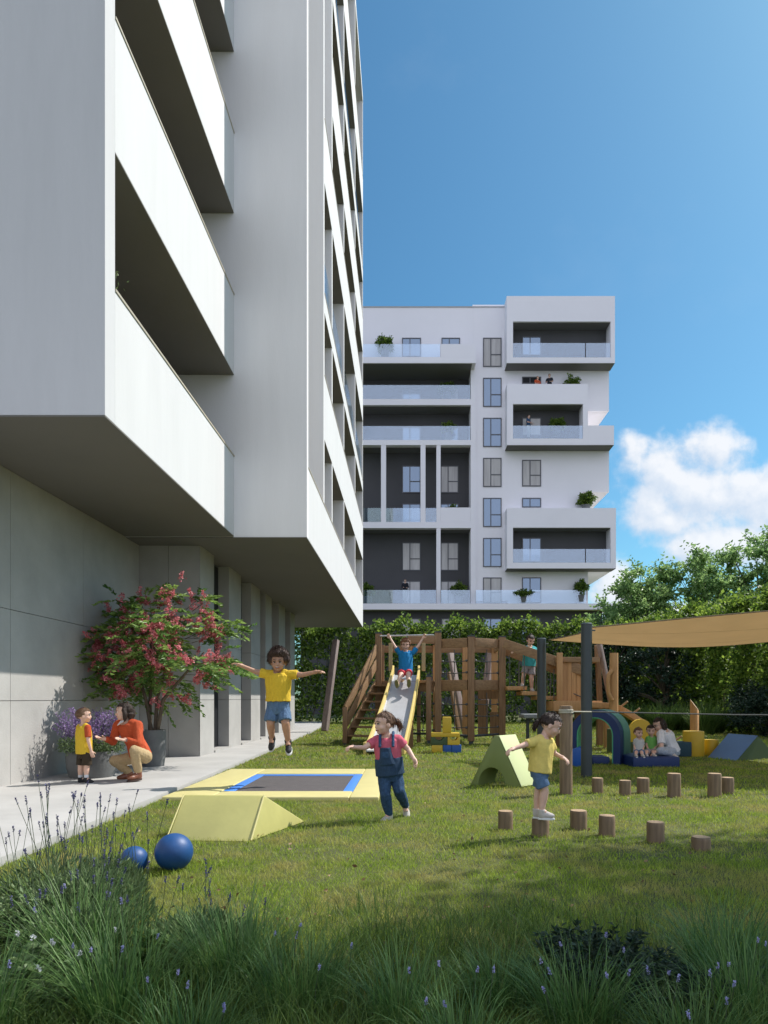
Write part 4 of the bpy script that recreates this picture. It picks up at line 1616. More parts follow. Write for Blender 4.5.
def person(lab, J, k, A='child', head=None, hh=0.21, skin=S_fair, hair=('short', H_brown), top=None, bottom=None, shoes=None, socks=None,
           hands=None, voxel=0.0045, smile=True, toes=None, extras=None, seed=0, fine=True):
    """J: world joints; k: size factor; head=(centre, forward, up)"""
    r = dict(ua=.031, el=.026, wr=.019, sh=.040, th=.058, kn=.042, ca=.042, an=.027, nk=.036) if A == 'child' else \
        dict(ua=.047, el=.039, wr=.026, sh=.058, th=.083, kn=.056, ca=.055, an=.036, nk=.052)
    r = {a: b * k for a, b in r.items()}
    root = empty('person', ((J['anL'].x + J['anR'].x) / 2, (J['anL'].y + J['anR'].y) / 2, min(J['anL'].z, J['anR'].z)), lab, 'person')
    hc, hf, hu = head
    HR = frame_of(hf, hu)

    def hp(x, y, z):
        return hc + HR @ (Vector((x, y, z)) * hh)

    # --- body: one continuous surface
    b = MB()
    b.sweep(smooth_rings(torso_rings(J, k, A)))
    b.tube([J['neck'] - (J['neck'] - (J['hipL'] + J['hipR']) / 2).normalized() * 0.04 * k, J['neck'].lerp(hp(0, -.06, -.25), 0.5), hp(0, -.05, -.2)], [r['nk'] * 1.2, r['nk'], r['nk']], 14)
    for s_ in 'LR':
        limb(b, [J['sh' + s_], J['el' + s_], J['wr' + s_]], [r['sh'], r['el'], r['wr']])
        b.tube([J['sh' + s_], J['neck'].lerp(J['sh' + s_], 0.25)], [r['sh'] * .95, r['nk'] * 1.1], 12)
        mid = J['kn' + s_].lerp(J['an' + s_], 0.3)
        limb(b, [J['hip' + s_], J['kn' + s_], mid, J['an' + s_]], [r['th'], r['kn'], r['ca'], r['an']])
        dflt = (J['wr' + s_] - J['el' + s_]).normalized()
        hd = (hands or {}).get(s_, {})
        d = Vector(hd.get('d', dflt))
        n = Vector(hd.get('n', (0, 0, -1)))
        if abs(d.normalized().dot(n.normalized())) > 0.9:
            n = Vector((0, -1, 0.1))
        make_hand(b, J['wr' + s_], d, n, (0.135 if A == 'child' else 0.175) * k, hd.get('curl', 0.4), hd.get('side', 1 if s_ == 'L' else -1))
        tdir = Vector((toes or {}).get(s_, (hf[0], hf[1], 0))).normalized()
        b.tube([J['an' + s_] , J['an' + s_] + Vector((0, 0, -.02 * k)) + tdir * .04 * k], [r['an'], r['an'] * .9], 10)
    # head
    for (c, q) in [((0, -.04, .12), (.365, .455, .385)), ((0, .09, -.10), (.305, .335, .37)), ((0, .225, -.36), (.145, .13, .10)), ((.165, .22, -.15), (.13, .14, .13)),
                   ((-.165, .22, -.15), (.13, .14, .13)), ((0, .40, -.135), (.062, .075, .052)), ((0, .345, .11), (.23, .09, .07)),
                   ((.365, -.02, -.05), (.045, .085, .13)), ((-.365, -.02, -.05), (.045, .085, .13)), ((0, .33, -.27), (.13, .07, .07))]:
        b.ball(hp(*c), hh, 18, 12, q, HR)
    b.tube([hp(0, .385, .06), hp(0, .425, -.12)], [hh * .035, hh * .045], 8)
    me = remesh(b, voxel * (1 if fine else 2), 3, 0.45)
    # eyes, brows and mouth belong to the same mesh
    e = [MB() for _ in range(6)]
    for sx in (-1, 1):
        e[0].ball(hp(sx * .15, .355, .015), hh, 12, 8, (.062, .05, .038), HR)
        e[1].ball(hp(sx * .148, .388, .014), hh, 10, 8, (.040, .026, .042), HR)
        e[1].tube([hp(sx * .075, .395, .02), hp(sx * .15, .405, .058), hp(sx * .225, .365, .025)], [hh * .014] * 3, 5)
        e[2].tube([hp(sx * .06, .425, .115), hp(sx * .15, .42, .145), hp(sx * .25, .35, .115)], [hh * .018, hh * .021, hh * .011], 6)
    if smile == 2:
        e[3].ball(hp(0, .350, -.255), hh, 14, 10, (.135, .062, .066), HR)
        e[4].ball(hp(0, .357, -.258), hh, 14, 10, (.115, .062, .05), HR)
        e[5].ball(hp(0, .363, -.236), hh, 14, 8, (.098, .060, .022), HR)
    elif smile:
        e[3].tube([hp(-.125, .355, -.225), hp(-.06, .392, -.262), hp(0, .402, -.272), hp(.06, .392, -.262), hp(.125, .355, -.225)], [hh * .014, hh * .026, hh * .03, hh * .026, hh * .014], 6)
    else:
        e[3].tube([hp(-.09, .375, -.25), hp(0, .402, -.255), hp(.09, .375, -.25)], [hh * .012, hh * .024, hh * .012], 6)
    me.materials.clear()
    for m_ in (skin, S_eye, S_iris, hair[1], S_lip, S_mouth, S_teeth):
        me.materials.append(m_)
    bm = bmesh.new()
    bm.from_mesh(me)
    for idx, q in enumerate(e):
        if not q.v:
            continue
        m2 = q.mesh('x')
        n0 = len(bm.faces)
        bm.from_mesh(m2)
        bm.faces.ensure_lookup_table()
        for f in bm.faces[n0:]:
            f.material_index = idx + 1
            f.smooth = True
        bpy.data.meshes.remove(m2)
    bm.to_mesh(me)
    bm.free()
    link_mesh('body', me, root)
    make_hair(root, hp, HR, hh, hair[0], hair[1], seed, fine)

    def part(name, mb, m, vx=0.006, sm=3, wr=0.004, wsc=9.0):
        me_ = remesh(mb, vx * (1 if fine else 2), sm, 0.5, wr * k, wsc, seed)
        me_.materials.clear()
        me_.materials.append(m)
        return link_mesh(name, me_, root)

    if top:
        t = MB()
        style = top.get('style', 'tee')
        t.sweep(smooth_rings(torso_rings(J, k, A, 1.09, top.get('t0', -0.05), 0.985, 0.019 * k)))
        sl = MB() if top.get('sleeve') else t
        for s_ in 'LR':
            a, e_, w_ = J['sh' + s_], J['el' + s_], J['wr' + s_]
            f = top.get('len', 0.62)
            inner = a.lerp(J['neck'], 0.45)
            if style == 'long':
                limb(sl, [a, e_, e_.lerp(w_, top.get('cuff', 0.9))], [r['sh'] * 1.28, r['el'] * 1.42, r['wr'] * 1.55])
            else:
                sl.tube([inner, a, a.lerp(e_, f * 0.5), a.lerp(e_, f)], [r['sh'] * 0.9, r['sh'] * 1.27, r['sh'] * 1.22, r['sh'] * 1.18], 16)
                sl.ball(a, r['sh'] * 1.2, 14, 10)
            t.tube([a, J['neck'].lerp(a, 0.35)], [r['sh'] * 1.2, r['nk'] * 1.25], 14)
        o = part('shirt' if style != 'long' else 'sweater', t, top['m'], wr=top.get('wr', 0.008), wsc=12)
        if top.get('sleeve'):
            part('sleeves', sl, top['sleeve'], wr=0.003)
        # neckline ribbing
    if bottom:
        t = MB()
        t.sweep(smooth_rings(torso_rings(J, k, A, 1.04, -0.17, bottom.get('waist', 0.2), 0.007 * k)))
        for s_ in 'LR':
            h_, kn, an = J['hip' + s_], J['kn' + s_], J['an' + s_]
            if bottom['style'] == 'shorts':
                f = bottom.get('len', 0.8)
                q = h_.lerp(kn, f)
                t.tube([h_, h_.lerp(kn, f * .5), q], [r['th'] * 1.08, r['th'] * 1.18, r['th'] * (1.22 if A == 'child' else 1.1)], 16)
                t.ball(h_, r['th'] * 1.08, 14, 10)
            else:
                limb(t, [h_, kn, kn.lerp(an, 0.35), kn.lerp(an, bottom.get('len', 0.92))], [r['th'] * 1.2, r['kn'] * 1.3, r['ca'] * 1.28, r['an'] * 1.5])
        part('shorts' if bottom['style'] == 'shorts' else 'trousers', t, bottom['m'], wr=0.008, wsc=14)
    if socks:
        for s_ in 'LR':
            t = MB()
            a, kn = J['an' + s_], J['kn' + s_]
            t.tube([a + (a - kn).normalized() * 0.02 * k, a.lerp(kn, socks[1])], [r['an'] * 1.15, r['an'] * 1.28], 12)
            part('sock', t, socks[0], 0.005, 2, 0.0)
    if shoes:
        for s_ in 'LR':
            tdir = Vector((toes or {}).get(s_, (hf[0], hf[1], 0))).normalized()
            an = J['an' + s_]
            L = (0.165 if A == 'child' else 0.235) * k
            dn = Vector((0, 0, -1))
            side = tdir.cross(dn)
            if side.length < 0.2:
                side = Vector((1, 0, 0))
            side.normalize()
            dn = side.cross(tdir).normalized()
            if dn.z > 0.3:
                dn = -dn
            if (toes or {}).get(s_ + 'dn'):
                dn = Vector(toes[s_ + 'dn']).normalized()
            RR = Matrix((side, tdir, -dn)).transposed()
            hgt = 0.055 * k if A == 'child' else 0.07 * k
            base = an + dn * hgt * 0.75
            t = MB()
            t.ball(base + tdir * L * 0.05, L, 16, 10, (.20, .28, .26), RR)
            t.ball(base + tdir * L * 0.42 + dn * hgt * .1, L, 16, 10, (.21, .34, .17), RR)
            t.ball(base + tdir * L * 0.24, L, 16, 10, (.19, .36, .22), RR)
            t.tube([an - dn * 0.012 * k, base], [r['an'] * 1.4, r['an'] * 1.3], 12)
            so_ = part('shoe', t, shoes[0], 0.0045, 2, 0.0)
            sl = MB()
            ring = []
            for q in range(28):
                a = 2 * math.pi * q / 28
                wd_ = 0.215 - 0.03 * math.cos(a) * -1
                ring.append(base + dn * hgt * 0.55 + tdir * (L * (0.27 + 0.50 * math.cos(a))) + side * (L * wd_ * math.sin(a)))
            sl.sweep([[v - dn * hgt * 0.05 for v in ring], [v + dn * hgt * 0.28 for v in ring]])
            sl.build('sole', shoes[1], so_, bevel=0.003)
    if extras:
        extras(root, part, hp, r, J)
    return root


def make_hair(root, hp, HR, hh, style, m, seed, fine):
    rg = np.random.default_rng(300 + seed)
    mb = MB()
    seg, rings = (40, 28) if fine else (20, 14)
    base = {'short': 0.075, 'afro': 0.62, 'curly': 0.30, 'pony': 0.055, 'bob': 0.085, 'toddler': 0.05, 'bun': 0.06}[style]
    vs = []
    for i in range(rings + 1):
        t = math.pi * i / rings
        for k in range(seg):
            a = 2 * math.pi * k / seg
            d = Vector((math.sin(t) * math.cos(a), math.sin(t) * math.sin(a), math.cos(t)))
            x, y, z = d
            # how much this direction belongs to hair
            hl = {'afro': 0.50, 'curly': 0.46, 'bob': 0.5}.get(style, 0.42)
            fw = {'afro': 0.52, 'curly': 0.46}.get(style, 0.36)
            face = 1 / (1 + math.exp(-(y - fw + 0.25 * max(0, z)) * 16)) * 1 / (1 + math.exp((z - hl - 0.09 * mnoise.noise(Vector((x * 4, seed, 2.0)))) * 22))
            low = 1 / (1 + math.exp((z + (0.55 if style in ('short', 'pony', 'bob', 'toddler', 'bun') else 0.5) - 0.55 * max(0, y + 0.1)) * 14))
            keep = (1 - face) * (1 - low)
            big = style in ('afro', 'curly')
            lump = mnoise.noise(d * 5.0 + Vector((seed, 0, 0))) * (0.10 if big else 0.03)
            lump += mnoise.noise(d * 12 + Vector((0, seed, 0))) * (0.10 if big else 0.015)
            g_ = base + lump
            if style == 'afro':
                g_ *= 0.75 + 0.35 * max(0, z + 0.3)
            rr = (1 + g_) * keep + 0.80 * (1 - keep)
            vs.append(hp(x * .375 * rr, -.04 + y * .465 * rr, .115 + z * .40 * rr))
    fs = []
    for i in range(rings):
        for k in range(seg):
            a, b = i * seg + k, i * seg + (k + 1) % seg
            fs.append((a, b, b + seg, a + seg))
    mb.add(vs, fs)
    if style in ('pony', 'bun'):
        p = [hp(0, -.50, .12), hp(.02, -.66, .10), hp(.03, -.78, -.06), hp(.02, -.80, -.26), hp(0, -.74, -.42)] if style == 'pony' else \
            [hp(0, -.42, -.02), hp(0, -.54, -.08), hp(.02, -.58, -.24), hp(.02, -.54, -.42), hp(0, -.48, -.52)]
        mb.tube(p, [hh * .08, hh * .12, hh * .13, hh * .09, hh * .02], 12)
        tail = p
    if style == 'bob':
        for sx in (-1, 1):
            mb.tube([hp(sx * .33, -.02, .2), hp(sx * .40, -.06, -.1), hp(sx * .38, -.06, -.38), hp(sx * .30, .0, -.56)], [hh * .13, hh * .13, hh * .12, hh * .04], 12)
        mb.tube([hp(0, -.40, .1), hp(0, -.45, -.2), hp(0, -.36, -.52)], [hh * .22, hh * .20, hh * .10], 12)
        mb.tube([hp(-.22, -.34, -.1), hp(-.22, -.34, -.5)], [hh * .2, hh * .09], 12)
        mb.tube([hp(.22, -.34, -.1), hp(.22, -.34, -.5)], [hh * .2, hh * .09], 12)
    if fine and style in ('bob', 'pony', 'bun'):
        hm_ = remesh(mb, hh * 0.028, 4, 0.5, hh * 0.02, 60, seed)
        hm_.materials.clear()
        hm_.materials.append(m)
        o = link_mesh('hair', hm_, root)
    else:
        o = mb.build('hair', m, root, smooth=True, angle=180)
    if fine and style in ('pony', 'bun'):
        n = 160
        tt = rg.uniform(0, 2.2, n)
        pts = np.array([tuple(Vector(tail[int(q)]).lerp(Vector(tail[int(q) + 1]), q % 1)) for q in tt])
        dr = np.array([tuple((tail[int(q) + 1] - tail[int(q)]).normalized()) for q in tt])
        A = strip_arrays(pts + rg.normal(size=(n, 3)) * hh * 0.06, dr + rg.normal(size=(n, 3)) * 0.25, np.full(n, hh * 0.42), np.full(n, hh * 0.022), rg.uniform(0.4, 1.2, n), 4, rg)
        np_mesh('tail_strands', *A[:3], m, o, rnd=A[3])['kind'] = 'stuff'
    if fine:
        # loose strands break the outline
        n = {'afro': 2600, 'curly': 1500}.get(style, 420)
        ok = [v for i, v in enumerate(vs) if (v - hp(0, -.04, .115)).length > hh * (0.41 if style not in ('afro', 'curly') else 0.5)]
        idx = rg.integers(0, len(ok), n)
        B = np.array([tuple(ok[q]) for q in idx]) + rg.normal(size=(n, 3)) * hh * 0.02
        C = np.array(tuple(hp(0, -.04, .115)))
        D_ = unit(B - C)
        if style in ('afro', 'curly'):
            A = strip_arrays(B - D_ * hh * 0.05, D_ + rg.normal(size=(n, 3)) * 0.9, np.full(n, hh * 0.17), np.full(n, hh * 0.03), rg.uniform(0.5, 2.5, n), 4, rg)
        else:
            down = np.array(tuple(HR @ Vector((0, -0.6, -1))))
            A = strip_arrays(B - D_ * hh * 0.012, down - D_ * (D_ @ down)[:, None] + D_ * 0.06 + rg.normal(size=(n, 3)) * 0.16, np.full(n, hh * 0.2), np.full(n, hh * 0.018), rg.uniform(0.2, 0.9, n), 3, rg)
        s_ = np_mesh('strands', *A[:3], m, o, rnd=A[3])
        s_['kind'] = 'stuff'


def jts(Y, spec):
    """joints from (px, py, depth offset)"""
    return {a: P(v[0], v[1], Y + (v[2] if len(v) > 2 else 0)) for a, v in spec.items()}


C_yel = cloth('yellow_cotton', (0.66, 0.44, 0.035))
C_pal = cloth('lemon_cotton', (0.70, 0.55, 0.15))
C_den = cloth('denim_blue', (0.10, 0.17, 0.28), 0.2, 0.4)
C_jean = cloth('dark_denim', (0.035, 0.075, 0.15), 0.35, 0.4)
C_bib = cloth('bib_denim', (0.03, 0.06, 0.11), 0.2, 0.4)
C_pink = cloth('pink_cotton', (0.58, 0.12, 0.17))
C_blu = cloth('bright_blue_cotton', (0.015, 0.19, 0.42))
C_red = cloth('coral_red_cotton', (0.52, 0.05, 0.07))
C_teal = cloth('turquoise_cotton', (0.06, 0.38, 0.40))
C_gry = cloth('grey_cotton', (0.30, 0.27, 0.27))
C_rust = cloth('rust_knit', (0.50, 0.085, 0.03), 0.12, 0.5)
C_kha = cloth('khaki_cotton', (0.42, 0.31, 0.17))
C_brn = cloth('dark_brown_cotton', (0.045, 0.033, 0.02))
C_wht = cloth('white_cotton', (0.68, 0.68, 0.70))
C_lgr = cloth('pale_grey_cotton', (0.50, 0.50, 0.48))
C_mint = cloth('green_cotton', (0.17, 0.42, 0.10))
C_ljn = cloth('light_denim', (0.36, 0.40, 0.46), 0.2)
C_nvy = cloth('navy_cotton', (0.02, 0.022, 0.03))
SH_blk = mat('black_canvas', (0.015, 0.015, 0.017), 0.7)
SH_wht = mat('white_rubber', (0.7, 0.7, 0.68), 0.5)
SH_gry = mat('pale_canvas', (0.5, 0.46, 0.42), 0.7)
SH_brn = mat('brown_leather', (0.17, 0.055, 0.025), 0.45)
SH_dk = mat('dark_leather', (0.05, 0.025, 0.018), 0.45)
SH_oli = mat('olive_canvas', (0.16, 0.15, 0.05), 0.7)

# running girl -----------------------------------------------------------------
Y0 = 6.72
J = jts(Y0, dict(neck=(386.3, 736.5), shL=(376.8, 740.2, .02), shR=(397.6, 739.4, -.02), elL=(364.5, 747.8, -.06), wrL=(354.3, 747.2, -.12), elR=(408.2, 749.5, .0), wrR=(414.0, 759.0, -.08),
                hipL=(384.6, 775.0, -.01), hipR=(396.0, 774.5, .03), knL=(385.2, 794.5, -.06), anL=(389.2, 814.2, .02), knR=(398.8, 790.0, -.02), anR=(405.6, 806.0, .22)))


def overalls(root, part, hp, r, J):
    t = MB()
    t.sweep(smooth_rings(torso_rings(J, 1.0, 'child', 1.14, 0.0, 0.46, 0.026)))
    lat = (J['shR'] - J['shL']).normalized()
    pel = (J['hipL'] + J['hipR']) / 2
    sp = J['neck'] - pel
    fr_ = lat.cross(sp.normalized()).normalized()
    if fr_.y > 0:
        fr_ = -fr_
    rg_b = []
    for tt, w_ in ((0.30, .092), (0.45, .078), (0.62, .066), (0.74, .062)):
        c = pel + sp * tt + fr_ * 0.054
        rg_b.append([c + lat * (w_ * math.copysign(abs(math.cos(a)) ** 0.6, math.cos(a))) + fr_ * (0.083 * math.sin(a)) for a in [2 * math.pi * q / 24 for q in range(24)]])
    t.sweep(smooth_rings(rg_b))
    o = part('bib', t, C_bib, 0.006, 3, 0.003)
    pk = MB()
    c = pel + sp * 0.56 + fr_ * 0.137
    pk.extrude([c + lat * x + sp.normalized() * z for x, z in ((-.035, .03), (.035, .03), (.035, -.025), (0, -.035), (-.035, -.025))], fr_ * 0.006)
    pk.build('pocket', C_jean, o, bevel=0.002)
    q = MB()
    nk = J['neck']
    for s_, sx in (('L', -1), ('R', 1)):
        a = J['neck'].lerp(J['sh' + s_], 0.62)
        pf = Vector((0, -0.130, 0)) + a + Vector((0, 0, -0.075))
        q = MB()
        q.tube([pf, a + Vector((0, -0.085, 0.030)), a + Vector((0, 0, 0.060)), a + Vector((0, 0.08, 0.0)), a + Vector((0, 0.095, -0.09))], [0.015, 0.015, 0.015, 0.015, 0.015], 8)
        part('shoulder_strap', q, C_jean, 0.005, 1, 0.0)
    h = MB()
    h.tube([hp(0, -.50, .12), hp(0, -.55, .12)], [0.034, 0.034], 12)
    part('hair_tie', h, C_nvy, 0.004, 1, 0.0)


person('laughing girl in blue denim overalls and pink shirt running past the trampoline', J, 1.0, 'child', (P(384.3, 723.8, Y0 - .02), Vector((-0.86, -0.5, -0.03)), (0.05, 0, 1)), 0.222, S_fair, ('pony', H_brown),
       top=dict(m=C_pink, len=0.62, t0=0.1), bottom=dict(style='long', m=C_jean, waist=0.25), shoes=(SH_gry, SH_wht), toes=dict(L=(-0.75, -0.65, -0.15), R=(0.1, -0.55, -0.85), Rdn=(0.05, 0.85, -0.5)),
       hands=dict(L=dict(curl=0.9, n=(0, 0, -1)), R=dict(curl=0.5, n=(-1, 0, 0.2))), extras=overalls, seed=1, smile=2)

# jumping boy -------------------------------------------------------------------
Y0 = 9.1
J = jts(Y0, dict(neck=(278.2, 672.6), shL=(267.8, 674.6), shR=(288.8, 674.6), elL=(254.7, 671.3, -.03), wrL=(242.8, 666.2, -.08), elR=(303, 674.8, -.03), wrR=(314.4, 672.3, -.08),
                hipL=(272.6, 708.5), hipR=(283.8, 708.5), knL=(270.4, 723.5, -.06), anL=(271.8, 737.5, .10), knR=(285.4, 723, -.08), anR=(288.0, 741, .02)))
person('laughing curly haired boy in yellow shirt jumping high above the trampoline', J, 1.28, 'child', (P(278.3, 662.3, Y0 - .03), Vector((0.03, -1, -0.08)), (0, 0, 1)), 0.255, S_tan, ('afro', H_afro),
       top=dict(m=C_yel, len=0.62, t0=0.02), bottom=dict(style='shorts', m=C_den, len=0.86), shoes=(SH_blk, SH_wht), toes=dict(L=(-0.1, -0.45, -0.9), R=(0.15, -0.75, -0.65), Ldn=(0, .8, -.5), Rdn=(0, .6, -.8)),
       hands=dict(L=dict(curl=0.3, n=(0, 0, -1)), R=dict(curl=0.35, n=(0, 0, -1))), seed=2, smile=2)

# boy on the slide ----------------------------------------------------------------
Y0 = 18.1
J = jts(Y0, dict(neck=(405.6, 652.2), shL=(399.6, 653.2), shR=(412.6, 653.2), elL=(394.6, 646.0, .05), wrL=(390.3, 638.3, .12), elR=(418.4, 645.8, .05), wrR=(422.8, 638.3, .12),
                hipL=(402.2, 671.6, -.1), hipR=(408.8, 671.6, -.1), knL=(400.6, 675.6, -.48), anL=(397.4, 685.3, -.72), knR=(408.2, 675.2, -.48), anR=(408.8, 684.8, -.72)))
person('boy in blue shirt and red shorts holding the bar at the top of the slide', J, 1.42, 'child', (P(405.5, 645.0, Y0 - .05), Vector((0, -1, -0.12)), (0, 0, 1)), 0.285, S_fair, ('curly', H_ginger),
       top=dict(m=C_blu, len=0.65), bottom=dict(style='shorts', m=C_red, len=0.62), shoes=(SH_oli, SH_oli), toes=dict(L=(-0.1, -0.35, 0.9), R=(0.05, -0.35, 0.9), Ldn=(-.1, -1, -.3), Rdn=(0, -1, -.3)),
       hands=dict(L=dict(curl=0.9, n=(0, -1, 0)), R=dict(curl=0.9, n=(0, -1, 0))), seed=3, voxel=0.006, smile=2)

# boy on the bridge ----------------------------------------------------------------
Y0 = 17.7
J = jts(Y0, dict(neck=(529.6, 646.6), shL=(524.4, 648.6, -.02), shR=(534.8, 649.2, .02), elL=(519.6, 652.6, -.12), wrL=(514.6, 651.6, -.26), elR=(536.8, 657, -.04), wrR=(537.6, 662.5, -.16),
                hipL=(525.8, 666.2), hipR=(532.2, 666.2), knL=(523.6, 675.6, -.05), anL=(522.4, 683.6, .02), knR=(531.4, 678.0, -.08), anR=(531.6, 688.4, .0)))
person('boy in turquoise shirt and grey shorts looking down on the plank bridge', J, 1.3, 'child', (P(530.6, 640.2, Y0 - .06), Vector((0.25, -1, -0.55)), (0, 0, 1)), 0.26, S_fair, ('short', H_dark),
       top=dict(m=C_teal, len=0.65), bottom=dict(style='shorts', m=C_gry, len=0.75), shoes=(SH_gry, SH_wht), toes=dict(L=(-0.3, -1, 0), R=(0.15, -1, 0)),
       hands=dict(L=dict(curl=0.8)), seed=4, voxel=0.006, smile=False)

# girl balancing on the log -----------------------------------------------------------
Y0 = 5.88
J = jts(Y0, dict(neck=(544.2, 736.0), shL=(536.6, 740.8, -.06), shR=(548.6, 741.3, .07), elL=(522.4, 745.6, -.12), wrL=(513.9, 748.6, -.16), elR=(554.6, 753.6, .09), wrR=(561.2, 757.0, .05),
                hipL=(537.6, 772.2, -.045), hipR=(541.6, 772.2, .045), knL=(544.6, 790.6, -.045), anL=(541.6, 810.6, -.05), knR=(538.6, 791.4, .04), anR=(536.4, 809.6, .04)))
person('girl in lemon yellow shirt balancing on a log stump, looking down at her feet', J, 0.88, 'child', (P(550.6, 725.3, Y0), Vector((0.9, -0.16, -0.42)), (0.2, 0, 1)), 0.205, S_fair, ('bun', H_dark),
       top=dict(m=C_pal, len=0.7, t0=-0.08), bottom=dict(style='shorts', m=C_den, len=0.78), shoes=(SH_gry, SH_wht), toes=dict(L=(1, -0.15, 0), R=(1, 0.05, 0)),
       hands=dict(L=dict(curl=0.7, n=(0, 0, -1)), R=dict(curl=0.6, n=(0, 0, -1))), seed=5, smile=False, voxel=0.004)

# small boy by the planter ---------------------------------------------------------------
Y0 = 9.1
J = jts(Y0, dict(neck=(83.2, 724.6), shL=(79.2, 727.6, .07), shR=(87.6, 727.6, -.07), elL=(79.6, 741, .16), wrL=(82.0, 751, .14), elR=(88.4, 741, -.10), wrR=(91.2, 751.2, -.07),
                hipL=(81.6, 753.6, .04), hipR=(87.2, 753.6, -.04), knL=(80.8, 767.4, .03), anL=(80.4, 778.0, .04), knR=(86.6, 767.4, -.03), anR=(86.4, 778.2, -.04)))
person('small boy in yellow shirt with red sleeves facing the crouching woman', J, 0.89, 'child', (P(84.1, 715.6, Y0), Vector((0.9, 0.28, 0.05)), (0, 0, 1)), 0.195, S_fair, ('short', H_light),
       top=dict(m=C_yel, len=0.72, t0=-0.05, sleeve=C_rust), bottom=dict(style='shorts', m=C_brn, len=0.82), shoes=(SH_blk, SH_wht), socks=(C_wht, 0.35), toes=dict(L=(1, 0.2, 0), R=(1, -0.25, 0)),
       hands=dict(L=dict(curl=0.4, n=(-.3, 1, 0)), R=dict(curl=0.4, n=(-.3, 1, 0))), seed=6)

# crouching woman ----------------------------------------------------------------------------
Y0 = 9.4
J = jts(Y0, dict(neck=(126.6, 721.6), shL=(118.6, 725.0, .12), shR=(137.6, 725.4, -.06), elL=(113.0, 741.6, .08), wrL=(106.2, 739.2, -.04), elR=(137.8, 743.0, -.18), wrR=(126.8, 739.8, -.22),
                hipL=(138.6, 757.4, .14), hipR=(145.0, 756.4, -.06), knL=(114.6, 760.6, .04), anL=(129.6, 772.6, .14), knR=(134.6, 750.6, -.26), anR=(138.2, 772.4, -.14)))


def collar(root, part, hp, r, J):
    t = MB()
    nk = J['neck']
    for sx in (-1, 1):
        a = nk + Vector((-0.05, -0.03 * 1 + sx * 0.05, 0.005))
        t.extrude([nk + Vector((0.03, sx * 0.055 - .01, 0.03)), nk + Vector((-0.055, sx * 0.015 - .03, 0.01)), nk + Vector((-0.085, sx * 0.05 - .04, -0.055)), nk + Vector((-0.02, sx * 0.085 - .02, -0.015))], (-0.012, -0.006, 0.004))
    part('shirt_collar', t, C_wht, 0.004, 1, 0.0)
    w = MB()
    d = (J['wrR'] - J['elR']).normalized()
    w.tube([J['wrR'] - d * 0.02, J['wrR'] + d * 0.0], [0.033, 0.033], 14)
    part('wristwatch', w, mat('watch_strap', (0.2, 0.2, 0.2), 0.3, metal=0.6), 0.004, 1, 0.0)


person('woman in rust red sweater and khaki trousers crouching by the planters', J, 0.97, 'adult', (P(123.8, 711.9, Y0 - .02), Vector((-0.92, -0.36, -0.06)), (0, 0, 1)), 0.235, S_fair, ('bob', H_dark),
       top=dict(m=C_rust, style='long', t0=-0.05, wr=0.008), bottom=dict(style='long', m=C_kha, len=0.9), shoes=(SH_brn, SH_dk), toes=dict(L=(-0.9, -0.3, -.05), R=(-0.55, -0.8, -0.05)),
       hands=dict(L=dict(curl=0.22, n=(0, -0.3, 1), d=(-1, -.1, .12), side=-1), R=dict(curl=0.25, n=(0, -.3, 1), d=(-1, -.1, .03), side=1)), extras=collar, seed=7)

# seated woman with two toddlers -----------------------------------------------------------------
Y0 = 12.35
J = jts(Y0, dict(neck=(663.6, 730.4), shL=(660.6, 734.0, -.16), shR=(669.6, 734.0, .14), elL=(661.4, 747.4, -.28), wrL=(654.6, 752.8, -.30), elR=(659.0, 746.8, .10), wrR=(650.6, 751.8, .0),
                hipL=(671.6, 752.0, -.10), hipR=(674.6, 752.0, .10), knL=(660.6, 750.8, -.34), anL=(672.4, 753.6, -.22), knR=(663.0, 751.6, .22), anR=(670.0, 753.8, .0)))
person('woman in white shirt sitting on the navy mat beside the toddlers', J, 0.98, 'adult', (P(658.8, 724.8, Y0 - .05), Vector((-0.92, -0.28, -0.32)), (0, 0, 1)), 0.235, S_fair, ('bob', H_dark),
       top=dict(m=C_wht, len=0.75, wr=0.008), bottom=dict(style='long', m=C_ljn), shoes=(SH_gry, SH_wht), toes=dict(L=(0.15, -1, 0), R=(-0.1, -1, 0)), hands=dict(L=dict(curl=0.3), R=dict(curl=0.3)), seed=8, voxel=0.005, smile=False)
Y0 = 12.15
J = jts(Y0, dict(neck=(638.8, 738.2), shL=(635.6, 740.2), shR=(642.0, 740.2), elL=(634.4, 746.2, -.02), wrL=(635.6, 751.2, -.10), elR=(643.6, 746.2, -.02), wrR=(642.6, 751.2, -.12),
                hipL=(637.0, 752.4), hipR=(640.6, 752.4), knL=(636.2, 752.2, -.20), anL=(635.8, 754.2, -.27), knR=(641.6, 752.2, -.20), anR=(642.2, 754.2, -.27)))
person('toddler in pale grey shirt and denim shorts, left one on the navy mat', J, 0.74, 'child', (P(638.4, 733.0, Y0 - .02), Vector((0.25, -1, -0.1)), (0, 0, 1)), 0.185, S_fair, ('toddler', H_brown),
       top=dict(m=C_lgr, len=0.7), bottom=dict(style='shorts', m=C_den, len=0.85), toes=dict(L=(-.1, -1, .1), R=(.1, -1, .1)), shoes=(SH_gry, SH_wht), seed=9, voxel=0.0045)
Y0 = 12.3
J = jts(Y0, dict(neck=(651.4, 736.0), shL=(647.8, 738.4), shR=(655.2, 738.4), elL=(646.4, 745.0, -.03), wrL=(648.6, 750.2, -.12), elR=(656.6, 745.0, -.03), wrR=(653.6, 750.6, -.14),
                hipL=(649.6, 751.0), hipR=(653.4, 751.0), knL=(646.6, 752.0, -.22), anL=(646.2, 753.8, -.30), knR=(653.4, 752.0, -.22), anR=(653.6, 753.8, -.30)))
